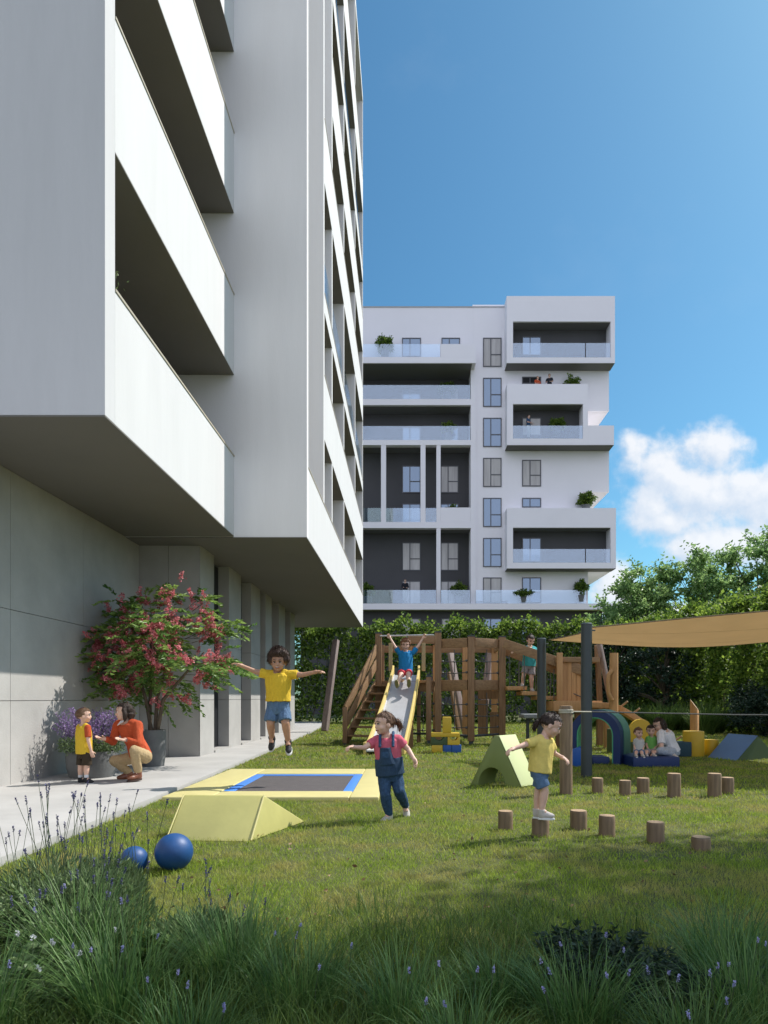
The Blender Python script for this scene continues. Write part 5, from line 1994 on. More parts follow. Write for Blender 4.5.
person('toddler in green shirt sitting between the other toddler and the woman', J, 0.80, 'child', (P(650.7, 730.6, Y0 - .02), Vector((-0.2, -1, -0.15)), (0, 0, 1)), 0.19, S_fair, ('toddler', H_dark),
       top=dict(m=C_mint, len=0.7), bottom=dict(style='shorts', m=C_gry, len=0.9), toes=dict(L=(-.1, -1, .1), R=(.1, -1, .1)), shoes=(SH_gry, SH_wht), seed=10, voxel=0.0045)


# people on the distant balconies -----------------------------------------------------------------
def far_person(px, head_py, y, lab, top, bottom, hair, fwd, lean=0.0, h=1.75, seed=20, style='tee', female=False):
    b = P(px, head_py, y)
    z0 = b.z - h + 0.12
    def q(x, yy, z):
        f = Vector((fwd[0], fwd[1], 0)).normalized()
        rt = f.cross(Vector((0, 0, 1)))
        return Vector((b.x, b.y, z0)) + rt * -x + f * yy + Vector((0, 0, z))
    J = dict(neck=q(0, 0, 1.45), shL=q(-.18, 0, 1.38), shR=q(.18, 0, 1.38), elL=q(-.24, .08, 1.12), wrL=q(-.14, .30, 1.08), elR=q(.24, .08, 1.12), wrR=q(.14, .30, 1.06),
             hipL=q(-.09, 0, .92), hipR=q(.09, 0, .92), knL=q(-.1, .02, .5), anL=q(-.1, 0, .09), knR=q(.1, .03, .5), anR=q(.1, 0, .09))
    person(lab, J, 1.0, 'adult', (q(0, .03, 1.62), Vector(fwd), (0, 0, 1)), 0.235, S_fair, (('bob' if female else 'short'), hair), top=dict(m=top, len=0.75, style=style), bottom=dict(style='long', m=bottom),
           shoes=(SH_blk, SH_blk), seed=seed, voxel=0.009, fine=False)


far_person(537.4, 378.8, D - 0.75, 'woman with bare arms standing beside the man on the white walled balcony', C_rust, C_jean, H_dark, (0.5, -1, 0), seed=21, female=True, h=1.68)
far_person(549.5, 375.6, D - 0.7, 'man in dark shirt standing next to the woman on the white walled balcony', C_nvy, C_jean, H_black, (-0.4, -1, -0.2), seed=22)
far_person(528.4, 416.5, D - 0.6, 'man in blue shirt standing at the glass in the dark loggia', C_jean, C_lgr, H_dark, (0.8, -0.6, -0.1), seed=23)
far_person(405.2, 580.6, D + 0.3, 'man in dark sweater standing on the lowest terrace of the distant block', C_nvy, C_lgr, H_black, (0.0, -1, -0.1), seed=24, style='long')
# ------------------------------------------------------------------ vegetation
L_lawn = leafmat('lawn_blades', (0.10, 0.19, 0.016), (0.45, 0.56, 0.065), 0.45, 0.55, patch=(0.50, 0.42, 0.14), pscale=1.7)
L_long = leafmat('long_grass', (0.05, 0.105, 0.022), (0.20, 0.29, 0.065), 0.35, 0.5)
L_orn = leafmat('ornamental_grass_blades', (0.04, 0.11, 0.025), (0.17, 0.29, 0.08), 0.35, 0.45)
L_hedge = leafmat('climber_leaves', (0.035, 0.085, 0.014), (0.26, 0.37, 0.06), 0.55, 0.45)
L_wall = leafmat('green_wall_leaves', (0.05, 0.11, 0.016), (0.32, 0.44, 0.07), 0.6, 0.45)
L_tree = leafmat('tree_leaves', (0.10, 0.21, 0.06), (0.42, 0.58, 0.22), 0.55, 0.32)
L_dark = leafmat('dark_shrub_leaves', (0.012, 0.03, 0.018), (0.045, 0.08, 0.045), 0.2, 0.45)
L_flower_tree = leafmat('fresh_leaves', (0.06, 0.15, 0.03), (0.33, 0.47, 0.12), 0.45, 0.4)
L_pink = leafmat('pink_red_petals', (0.50, 0.09, 0.12), (0.88, 0.36, 0.37), 0.3, 0.5)
L_purple = leafmat('purple_florets', (0.15, 0.085, 0.22), (0.42, 0.30, 0.56), 0.25, 0.6)
L_lavfl = leafmat('lavender_florets', (0.045, 0.045, 0.11), (0.15, 0.14, 0.30), 0.2, 0.6)
L_palebl = leafmat('pale_violet_petals', (0.30, 0.28, 0.55), (0.55, 0.53, 0.78), 0.3, 0.6)
L_white = leafmat('white_petals', (0.6, 0.6, 0.62), (0.8, 0.8, 0.8), 0.3, 0.6)
L_grey = leafmat('grey_green_leaves', (0.08, 0.14, 0.05), (0.22, 0.30, 0.13), 0.3, 0.5)


# lawn ---------------------------------------------------------------------
def lawn():
    parts = []
    for (y0, y1, dens, h, w) in [(2.2, 5.0, 6800, 0.036, 0.0036), (5.0, 8.0, 3400, 0.036, 0.005), (8.0, 13.0, 1300, 0.040, 0.0085), (13.0, 20.0, 500, 0.046, 0.014), (20.0, 34.0, 150, 0.06, 0.028)]:
        xa, xb = -0.62 * y1 - 0.6, 0.56 * y1 + 0.8
        n = int((xb - xa) * (y1 - y0) * dens)
        x = NR.uniform(xa, xb, n)
        y = NR.uniform(y0, y1, n)
        pe = np.interp(y, [-5, 8, 17.8, 24, 33], [-2.86, -2.9, -3.12, -3.3, -3.75])
        ok = (x > pe + 0.005 - 0.03 * NR.random(n)) & (x > -0.62 * y - 0.5) & (x < 0.56 * y + 0.7)
        ok &= ~((x > tx0 - 0.01) & (x < tx1 + 0.01) & (y > ty0 - 0.01) & (y < ty1 + 0.01))
        x, y = x[ok], y[ok]
        n = len(x)
        # clumpy height
        cl = 0.5 + 0.5 * np.sin(x * 5.1 + 1.7 * np.sin(y * 3.3)) * np.sin(y * 4.7 + 1.3 * np.sin(x * 2.9))
        cl2 = np.sin(x * 1.3 + 2.1 * np.sin(y * 0.9)) * np.sin(y * 1.7 + 1.1 * np.sin(x * 1.1)) * 0.5 + 0.5
        hh = h * NR.uniform(0.4, 1.3, n) * (0.55 + 0.5 * cl + 0.35 * cl2)
        lean = NR.normal(size=(n, 2)) * (hh * 0.55)[:, None]
        base = np.stack([x, y, np.full(n, -0.004)], 1)
        parts.append(blade_arrays(base, hh, np.full(n, w) * NR.uniform(0.7, 1.3, n), lean))
    V, fc, ct, rn = merge_arrays(parts)
    o = np_mesh('lawn_grass', V, fc, ct, L_lawn, rnd=rn)
    props(o, 'short sunlit mown lawn grass covering the whole playground', 'grass', kind='stuff')


lawn()


def fringe():
    n = 26000
    y = 2.15 + 2.3 * NR.random(n) ** 1.5
    x = NR.uniform(-0.62, 0.56, n) * (y + 0.8)
    nz = np.sin(x * 3.1 + 0.7) * np.sin(y * 4.3 + x) * 0.5 + 0.5
    lim = 4.05 + 0.45 * np.sin(x * 2.3 + 1.0) - 0.5 * (np.abs(x - 0.2) < 0.25)
    ok = (y < lim - 0.9 * NR.random(n)) & (x > -2.84)
    x, y, nz = x[ok], y[ok], nz[ok]
    n = len(x)
    hh = NR.uniform(0.07, 0.20, n) * (0.6 + 0.7 * nz)
    lean = NR.normal(size=(n, 2)) * (hh * 0.5)[:, None]
    V, fc, ct, rn = blade_arrays(np.stack([x, y, np.zeros(n)], 1), hh, NR.uniform(0.003, 0.0055, n), lean)
    o = np_mesh('meadow_grass', V, fc, ct, L_long, rnd=rn)
    props(o, 'longer unmown grass at the shaded front edge of the lawn', 'grass', kind='stuff')


fringe()


# ornamental clumps ---------------------------------------------------------
def grass_clump(x, y, r, h, n, lab, m=L_orn, w=0.005, grp='ornamental grass clumps in the planting bed', seed=0, fl=0):
    rg = np.random.default_rng(1000 + seed)
    ang = rg.uniform(0, 2 * np.pi, n)
    rad = r * 0.35 * np.sqrt(rg.random(n))
    base = np.stack([x + rad * np.cos(ang), y + rad * np.sin(ang), np.full(n, -0.01)], 1)
    a2 = ang + rg.normal(size=n) * 0.6
    tilt = rg.uniform(0.05, 0.75, n)
    d = np.stack([np.cos(a2) * tilt, np.sin(a2) * tilt, np.ones(n)], 1)
    ln = h * rg.uniform(0.65, 1.3, n)
    A = strip_arrays(base, d, ln, np.full(n, w) * rg.uniform(0.7, 1.3, n), rg.uniform(0.5, 1.6, n), 6, rg)
    root = empty('grass_clump', (x, y, 0), lab, 'ornamental grass', grp)
    np_mesh('blades', *A[:3], m, root, rnd=A[3])
    if fl:
        flower_spikes(root, x, y, r * 0.7, h * 0.9, fl, rg, L_palebl, 0.022, 0.007)
    return root


def flower_spikes(root, x, y, r, h, n, rg, m, sl=0.05, ls=0.009, stem_h=(0.75, 1.15), name='flower_spike', per=26, thick=0.0014):
    bases = np.stack([x + r * rg.normal(size=n) * 0.45, y + r * rg.normal(size=n) * 0.45, np.zeros(n)], 1)
    hh = h * rg.uniform(*stem_h, n)
    ln = rg.normal(size=(n, 2)) * 0.16
    tips = bases + np.stack([ln[:, 0] * hh, ln[:, 1] * hh, hh], 1)
    st = MB()
    for b, t in zip(bases, tips):
        mid = (b + t) / 2 + np.array([rg.normal() * 0.01, rg.normal() * 0.01, 0.02])
        st.tube([b, mid, t], [thick * 1.3, thick, thick], 5, cap=False)
    so_ = st.build('flower_stems', mat('green_stem', (0.05, 0.075, 0.03), 0.7), root)
    so_['kind'] = 'stuff'
    C, Dd = [], []
    for b, t in zip(bases, tips):
        ax_ = (t - b) / np.linalg.norm(t - b)
        u_ = rg.random(per)
        s_ = sl * rg.uniform(0.7, 1.3)
        p = t + ax_ * ((u_ - 0.6) * s_)[:, None]
        dr = rg.normal(size=(per, 3)) * [1, 1, 0.4] + ax_ * 0.7
        C.append(p)
        Dd.append(dr)
    A = leaf_arrays(np.concatenate(C), ls, np.concatenate(Dd), width=0.9, rng=rg)
    o = np_mesh('flower_heads', *A[:3], m, root, rnd=A[3])
    o['kind'] = 'stuff'


CL = [
    (-0.72, 2.85, 0.42, 0.38, 420, 'full dark grass clump just below the two blue balls', 0),
    (-0.42, 2.62, 0.36, 0.30, 360, 'arching grass clump at the bottom, left of the frame centre', 5),
    (-0.02, 2.52, 0.36, 0.27, 320, 'grass clump at the bottom edge near the frame centre', 2),
    (0.36, 2.7, 0.36, 0.21, 340, 'grass clump left of the dark spreading shrub', 0),
    (0.62, 2.46, 0.36, 0.30, 340, 'grass clump with violet flowers before the dark spreading shrub', 9),
    (1.36, 2.92, 0.42, 0.36, 380, 'grass clump at the right edge beyond the dark spreading shrub', 0),
    (1.22, 2.45, 0.30, 0.36, 300, 'grass clump in the lower right corner', 4),
    (-1.05, 2.52, 0.34, 0.42, 340, 'grass clump between the white flowering plant and the full dark clump', 4),
    (-1.42, 2.95, 0.34, 0.44, 300, 'grass clump at the left edge below the lavender', 3),
    (-1.48, 2.35, 0.30, 0.36, 300, 'grass clump in the lower left corner', 6),
    (-0.72, 2.22, 0.30, 0.28, 280, 'low grass clump cut by the bottom edge under the full dark clump', 5),
    (0.18, 2.2, 0.30, 0.26, 280, 'low grass clump cut by the bottom edge right of centre', 4),
    (0.92, 2.18, 0.30, 0.28, 280, 'low grass clump cut by the bottom edge below the dark shrub', 6),
]
for i, (x, y, r, h, n, lab, fl) in enumerate(CL):
    grass_clump(x, y, r, h, n, lab, seed=i, fl=fl)


def lavender(x, y, r, h, ns, lab, seed):
    rg = np.random.default_rng(2000 + seed)
    root = empty('lavender', (x, y, 0), lab, 'lavender', 'lavender plants beside the path')
    # bushy grey-green base
    n = 1500
    ang = rg.uniform(0, 2 * np.pi, n)
    rad = r * np.sqrt(rg.random(n))
    z = h * 0.52 * rg.random(n) * np.sqrt(np.maximum(0.05, 1 - (rad / r) ** 2))
    C = np.stack([x + rad * np.cos(ang), y + rad * np.sin(ang), z], 1)
    d = np.stack([np.cos(ang) * 0.5, np.sin(ang) * 0.5, np.ones(n)], 1) + rg.normal(size=(n, 3)) * 0.35
    A = leaf_arrays(C, 0.055, d, width=0.14, rng=rg)
    bl_n = 260
    bb = np.stack([x + rg.normal(size=bl_n) * r * 0.3, y + rg.normal(size=bl_n) * r * 0.3, np.zeros(bl_n)], 1)
    Bd = np.stack([rg.normal(size=bl_n) * 0.35, rg.normal(size=bl_n) * 0.35, np.ones(bl_n)], 1)
    B = strip_arrays(bb, Bd, h * 0.62 * rg.uniform(0.6, 1.1, bl_n), np.full(bl_n, 0.004), rg.uniform(0.2, 0.7, bl_n), 4, rg)
    V, fc, ct, rn = merge_arrays([A, B])
    np_mesh('foliage', V, fc, ct, L_grey, root, rnd=rn)
    flower_spikes(root, x, y, r, h, ns, rg, L_lavfl, 0.04, 0.0075, (0.6, 1.2), per=30)


lavender(-1.62, 3.45, 0.34, 0.60, 38, 'tall lavender at the left edge in front of the concrete path', 0)
lavender(-1.46, 3.05, 0.30, 0.46, 24, 'lavender with dark flower spikes rising before the smaller ball', 1)
lavender(-0.98, 3.2, 0.26, 0.34, 14, 'low lavender closest to the blue balls', 2)
lavender(-1.95, 3.75, 0.32, 0.62, 30, 'lavender growing right against the path edge', 3)
lavender(-1.85, 4.15, 0.24, 0.42, 10, 'small lavender farthest up the path edge', 4)


def leafy_plant(x, y, r, h, n, size, m, lab, seed, cat='plant', name='leafy_plant', fl=None, width=0.6):
    rg = np.random.default_rng(3000 + seed)
    root = empty(name, (x, y, 0), lab, cat)
    st = MB()
    C, Dd = [], []
    ns = max(8, n // 45)
    for k in range(ns):
        a, rr = rg.uniform(0, 2 * np.pi), r * math.sqrt(rg.random())
        tip = Vector((x + rr * math.cos(a), y + rr * math.sin(a), h * (0.45 + 0.55 * rg.random()) * math.sqrt(max(0.15, 1 - (rr / r) ** 2 * 0.7))))
        b = Vector((x + rr * 0.3 * math.cos(a), y + rr * 0.3 * math.sin(a), 0))
        st.tube([b, b.lerp(tip, 0.5) + Vector((0, 0, 0.02)), tip], [0.003, 0.002, 0.001], 5, cap=False)
        for j in range(n // ns):
            t = rg.random() ** 0.7
            p = b.lerp(tip, t)
            C.append(p)
            Dd.append((rg.normal(), rg.normal(), 0.5 + 0.3 * rg.normal()))
    st.build('stems', mat('green_stem', (0.05, 0.075, 0.03), 0.7), root)['kind'] = 'stuff'
    A = leaf_arrays(np.array([tuple(c) for c in C]), size, np.array(Dd), width=width, rng=rg)
    np_mesh('foliage', *A[:3], m, root, rnd=A[3])
    if fl:
        flower_spikes(root, x, y, r, h, fl[0], rg, fl[1], 0.02, 0.011, (0.8, 1.1), per=14)
    return root


leafy_plant(-1.42, 2.62, 0.22, 0.26, 900, 0.05, L_grey, 'broad leaved plant with white flowers at the lower left edge', 1, fl=(7, L_white))
leafy_plant(-1.12, 2.85, 0.20, 0.24, 800, 0.045, leafmat('broad_leaves', (0.04, 0.09, 0.015), (0.12, 0.19, 0.04)), 'bright broad leaved plant between the lavenders and white flowers', 2)
leafy_plant(-1.85, 3.3, 0.3, 0.34, 1500, 0.035, L_grey, 'fine leaved grey green plant at the left edge under the lavender', 3, width=0.4)
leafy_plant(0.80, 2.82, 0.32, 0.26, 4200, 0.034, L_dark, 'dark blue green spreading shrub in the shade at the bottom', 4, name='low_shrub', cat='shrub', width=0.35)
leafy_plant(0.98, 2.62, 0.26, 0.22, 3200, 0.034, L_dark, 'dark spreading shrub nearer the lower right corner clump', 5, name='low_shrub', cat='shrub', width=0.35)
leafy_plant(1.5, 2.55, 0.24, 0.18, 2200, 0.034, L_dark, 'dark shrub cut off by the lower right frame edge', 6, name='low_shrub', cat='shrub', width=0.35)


# trees ---------------------------------------------------------------------
def tree(x, y, h, r, m, lab, seed, n=5200, size=0.17, name='broadleaf_tree', grp=None, trunk=0.16, low=0.25, clumps=46, cat='tree', vs=1.0, z0=0.0):
    rg = np.random.default_rng(4000 + seed)
    root = empty(name, (x, y, z0), lab, cat, grp)
    t = MB()
    top = Vector((x + rg.normal() * 0.2, y + rg.normal() * 0.2, z0 + h * 0.72))
    t.tube([(x, y, z0 - 0.05), (x + 0.03, y, z0 + h * 0.25), tuple((Vector((x, y, z0)) + top) / 2 + Vector((0.08, 0, 0))), tuple(top)], [trunk, trunk * 0.75, trunk * 0.5, trunk * 0.15], 9)
    cc = []
    for k in range(clumps):
        v = rg.normal(size=3)
        v /= np.linalg.norm(v)
        q = rg.random() ** 0.4
        zc = h * (low + (1 - low) * 0.5)
        c = np.array([x + v[0] * r * q, y + v[1] * r * q, z0 + zc + v[2] * h * (1 - low) * 0.5 * q * vs])
        # egg shape: narrower to the top
        f = 1.15 - 0.55 * max(0, (c[2] - z0) / h - 0.35)
        c[0] = x + (c[0] - x) * f
        c[1] = y + (c[1] - y) * f
        cc.append(c)
    for c in cc[::2]:
        zb = z0 + max(h * 0.15, (c[2] - z0) * 0.6)
        b = Vector((x, y, zb))
        e = Vector(c)
        t.tube([b, b.lerp(e, 0.5) + Vector((0, 0, 0.12 * h * 0.2)), e], [trunk * 0.32, trunk * 0.2, trunk * 0.06], 6, cap=False)
    t.build('trunk', M_bark, root, smooth=True)
    C, Dd, rn = [], [], []
    per = n // clumps
    for c in cc:
        rr = r * rg.uniform(0.2, 0.36)
        # several twigs per clump: leaves follow short sprays
        tw = max(3, per // 14)
        for k in range(tw):
            v = rg.normal(size=3)
            v[2] = v[2] * 0.7 + 0.25
            v /= np.linalg.norm(v)
            ln = rr * rg.uniform(0.5, 1.25)
            tt = rg.random(per // tw)
            p = c + v * (tt * ln)[:, None] + rg.normal(size=(len(tt), 3)) * rr * 0.12
            C.append(p)
            Dd.append(v * 0.6 + rg.normal(size=(len(tt), 3)) * [0.8, 0.8, 0.6] + [0, 0, -0.15])
            rn.append(np.clip(rg.uniform(0, 1) * 0.5 + rg.uniform(0, 1, len(tt)) * 0.5, 0, 1))
    A = leaf_arrays(np.concatenate(C), size, np.concatenate(Dd), width=0.55, rnd=np.concatenate(rn), rng=rg)
    np_mesh('crown', *A[:3], m, root, rnd=A[3])
    return root


TG = 'trees beyond the green wall at the right'
tree(12.9, 38, 9.0, 2.5, L_tree, 'tall leafy tree whose crown tops the skyline above the sail', 1, 13000, 0.22, grp=TG, clumps=90)
tree(10.6, 36.5, 5.9, 1.7, L_tree, 'small pale tree nearest the corner of the distant building', 2, 6500, 0.18, grp=TG)
tree(16.2, 37, 9.3, 2.6, L_tree, 'tree right of the tallest crown with a rounded top', 3, 12000, 0.22, grp=TG, clumps=90)
tree(18.6, 36, 10.0, 2.4, L_tree, 'tree cut by the right frame edge above the sail', 4, 11000, 0.22, grp=TG, clumps=80)
tree(14.4, 41, 7.4, 2.4, L_tree, 'tree behind in the gap between the taller crowns', 5, 8000, 0.22, grp=TG)
tree(21.5, 38, 9.0, 2.6, L_tree, 'tree just outside the right frame edge', 6, 4000, 0.25, grp=TG)
tree(12.0, 34.5, 5.4, 1.9, L_tree, 'dense lower tree in front of the tallest crown', 7, 6200, 0.18, grp=TG, low=0.1)
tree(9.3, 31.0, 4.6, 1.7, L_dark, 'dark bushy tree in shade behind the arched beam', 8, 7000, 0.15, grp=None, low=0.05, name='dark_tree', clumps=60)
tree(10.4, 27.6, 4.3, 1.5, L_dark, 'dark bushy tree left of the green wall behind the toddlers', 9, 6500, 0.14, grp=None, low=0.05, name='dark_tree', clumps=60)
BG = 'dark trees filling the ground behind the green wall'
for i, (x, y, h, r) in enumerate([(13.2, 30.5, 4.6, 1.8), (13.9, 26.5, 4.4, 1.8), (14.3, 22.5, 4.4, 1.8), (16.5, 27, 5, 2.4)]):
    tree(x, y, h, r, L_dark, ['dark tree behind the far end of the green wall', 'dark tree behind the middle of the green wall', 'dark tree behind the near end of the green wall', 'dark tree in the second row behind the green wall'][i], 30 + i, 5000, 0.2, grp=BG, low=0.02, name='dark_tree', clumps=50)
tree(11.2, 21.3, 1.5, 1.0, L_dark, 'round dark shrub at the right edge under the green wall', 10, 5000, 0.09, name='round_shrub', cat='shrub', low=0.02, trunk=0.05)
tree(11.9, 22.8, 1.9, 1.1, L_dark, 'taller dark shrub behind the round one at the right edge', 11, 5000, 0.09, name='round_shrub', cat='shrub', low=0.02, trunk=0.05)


def slab_leaves(a, b, z0, z1, th, n, size, rg, topfrac=0.2, colw=None):
    """leaf positions on a climber screen running from a to b"""
    a, b = np.array(a), np.array(b)
    ln = np.linalg.norm(b - a)
    u = (b - a) / ln
    nrm = np.array([-u[1], u[0]])
    s = rg.uniform(0, ln, n * 3)
    z = z0 + (z1 - z0) * rg.random(n * 3)
    # gaps: patchy noise
    g_ = np.sin(s * 1.9 + 1.1 * np.sin(z * 2.1)) * np.sin(z * 2.7 + 1.7 * np.sin(s * 1.3)) + 0.6 * np.sin(s * 5.3 + z * 4.1) * np.sin(z * 6.1 - s * 2.2)
    if colw:
        g_ = 0.5 * g_ + 1.5 * np.sin(2 * np.pi * s / colw + 0.6 * np.sin(z * 1.3))
    keep = g_ + rg.normal(size=n * 3) * 0.35 > -0.45
    s, z = s[keep][:n], z[keep][:n]
    m = len(s)
    d = rg.normal(size=m) * th * 0.5
    # top fringe spills over and sprouts upwards
    k = int(m * topfrac)
    zt = z1 + np.abs(rg.normal(size=k)) * 0.05 + 0.16 * np.sin(s[:k] * 2.2) + 0.14 * np.sin(s[:k] * 5.1) + rg.normal(size=k) * 0.16
    z[:k] = zt
    d[:k] = rg.normal(size=k) * th * 0.75
    P_ = np.stack([a[0] + u[0] * s + nrm[0] * d, a[1] + u[1] * s + nrm[1] * d, z], 1)
    return P_, nrm, u


def trellis(name, a, b, h, lab, n, size, m, seed, posts=2.6, colw=None, th=0.5):
    rg = np.random.default_rng(5000 + seed)
    root = empty(name, (a[0], a[1], 0), lab, 'hedge')
    ln = math.dist(a, b)
    k = int(ln / posts)
    for i in range(k + 1):
        x, y = a[0] + (b[0] - a[0]) * i / k, a[1] + (b[1] - a[1]) * i / k
        MB().box(x - .04, x + .04, y - .04, y + .04, -0.05, h - 0.05).build('post', M_post, root)
    w = MB()
    A, B = Vector((*a, 0)), Vector((*b, 0))
    for i in range(int(h / 0.35)):
        z = 0.25 + i * 0.35
        w.tube([A + Vector((0, 0, z)), B + Vector((0, 0, z))], 0.008, 4, cap=False)
    for i in range(int(ln / 0.4)):
        q = A.lerp(B, i * 0.4 / ln)
        w.tube([q + Vector((0, 0, 0.1)), q + Vector((0, 0, h - 0.1))], 0.006, 4, cap=False)
    w.build('wire_mesh', M_steelwire, root)
    sm_ = MB()
    for i in range(int(ln / 0.8)):
        q = A.lerp(B, (i + rg.random()) * 0.8 / ln)
        pts = [q + Vector((rg.normal() * 0.1, rg.normal() * 0.08, zz)) for zz in np.linspace(0, h * rg.uniform(0.7, 1), 6)]
        sm_.tube(pts, [0.03, 0.026, 0.022, 0.018, 0.012, 0.006], 5, cap=False)
    sm_.build('climbing_stems', M_bark, root)['kind'] = 'stuff'
    C, nrm, u = slab_leaves(a, b, 0.05, h, th, n, size, rg, colw=colw)
    d = rg.normal(size=(len(C), 3)) * 0.8
    d[:, 2] -= 0.35
    top = C[:, 2] > h - 0.1
    d[top, 2] += 0.8
    rn = np.clip(rg.uniform(0, 1, len(C)) + 0.0, 0, 1)
    Ar = leaf_arrays(C, size, d, width=0.7, rnd=rn, rng=rg)
    np_mesh('foliage', *Ar[:3], m, root, rnd=Ar[3])
    return root


trellis('climber_fence', (-6.6, 32.8), (10.2, 33.4), 4.55, 'tall wire fence overgrown with green climbers behind the playground', 30000, 0.17, L_hedge, 1)
trellis('green_wall', (10.3, 33.0), (12.1, 20.2), 4.3, 'screen of hanging green climbers along the right side', 36000, 0.15, L_wall, 2, colw=1.55)
trellis('green_wall', (12.15, 20.0), (12.9, 12.0), 4.3, 'nearer screen of climbers outside the right frame edge', 8000, 0.16, L_wall, 3, colw=1.55)

for i, (x, y) in enumerate([(7.9, 28.5), (8.7, 27.4), (9.6, 26.4), (10.2, 25.0), (10.6, 23.6), (8.3, 25.8), (9.3, 24.6), (9.9, 22.8)]):
    labs = ['far left tall grass clump behind the forked trunk', 'tall grass clump behind the arched beam end', 'tall grass clump left of the cut log post', 'tall grass clump right behind the cut log post',
            'tall grass clump above the blue ridge wedge', 'front tall grass clump behind the seated woman', 'front tall grass clump behind the yellow cylinders', 'front tall grass clump left of the round dark shrub']
    grass_clump(x, y, 0.9, 1.05, 420, labs[i], L_long, 0.028, 'tall grass clumps along the foot of the green wall', 50 + i)

# shade trees standing to the right of the view: their shadow falls over the planting bed
def shade_tree(x, y, targets, lab, seed, size=0.17):
    rg = np.random.default_rng(6000 + seed)
    root = empty('broadleaf_tree', (x, y, 0), lab, 'tree')
    t = MB()
    t.tube([(x, y, -0.05), (x + 0.1, y, 3.2), (x - 0.1, y + 0.1, 6.6)], [0.24, 0.18, 0.1], 10)
    C, Dd = [], []
    for (sx, sy, sr, n) in targets:
        hgt = rg.uniform(8.6, 10.4, n)
        a = rg.uniform(0, 2 * np.pi, n)
        rr = sr * np.sqrt(rg.random(n))
        k = hgt / math.tan(SUN_EL)
        dx, dy = SUN_DIR.x / math.cos(SUN_EL), SUN_DIR.y / math.cos(SUN_EL)
        cen = np.stack([sx + rr * np.cos(a) + dx * k, sy + rr * np.sin(a) + dy * k, hgt], 1)
        t.tube([(x - 0.05, y + 0.05, 5.2), tuple((Vector((x, y, 6.6)) + Vector(cen[0])) / 2), tuple(cen[0])], [0.09, 0.05, 0.015], 6, cap=False)
        for c in cen:
            m_ = 26
            C.append(c + rg.normal(size=(m_, 3)) * [0.3, 0.3, 0.22])
            Dd.append(rg.normal(size=(m_, 3)))
    t.build('trunk', M_bark, root, smooth=True)
    A = leaf_arrays(np.concatenate(C), size, np.concatenate(Dd), width=0.6, rng=rg)
    np_mesh('crown', *A[:3], L_tree, root, rnd=A[3])


shade_tree(8.6, 5.0, [(0.1, 1.9, 1.0, 42), (1.6, 2.3, 1.1, 60), (-1.4, 1.7, 0.8, 14), (0.4, 2.9, 0.45, 9), (1.9, 3.3, 0.6, 18), (-0.7, 2.5, 0.4, 7)], 'tall tree right of the view whose shade covers the planting bed', 1)
shade_tree(11.0, 7.4, [(2.3, 5.1, 0.55, 26), (3.6, 5.3, 0.8, 40), (1.6, 4.15, 0.45, 18), (2.7, 4.1, 0.7, 30), (0.7, 3.8, 0.4, 10), (1.2, 5.0, 0.3, 5)], 'second tall tree right of the view that streaks the lawn with shade', 2)

# ------------------------------------------------------------------ planters by the wall
def planter(px, py, r, h, lab, name='planter', flare=1.04):
    c = G(px, py, 0.07)
    c.y += r * 0.9
    c.x = (px - CX) * c.y / F
    o = empty(name, (c.x, c.y, 0.07), lab, 'planter', None)
    t = r * 0.09
    prof = [(0.001, 0.07), (r * 0.86, 0.07), (r * 0.97, 0.07 + h * 0.35), (r, 0.07 + h * 0.8), (r * 0.985, 0.07 + h), (r * 0.985 - t, 0.07 + h), (r * 0.95 - t, 0.07 + h - 0.05), (0.001, 0.07 + h - 0.05)]
    MB().lathe(prof, (c.x, c.y, 0), 40).build('pot', M_planter, o, smooth=True, angle=45)
    MB().lathe([(0.001, 0.07 + h - 0.049), (r * 0.94 - t, 0.07 + h - 0.047), (r * 0.94 - t, 0.07 + h - 0.03), (0.001, 0.07 + h - 0.02)], (c.x, c.y, 0), 30).build('soil', M_soil, o, smooth=True)
    return c


c1 = planter(92, 779, 0.345, 0.37, 'low wide grey round planter filled with purple flowers')
c2 = planter(152, 767, 0.225, 0.60, 'tall grey planter holding the red flowering tree')


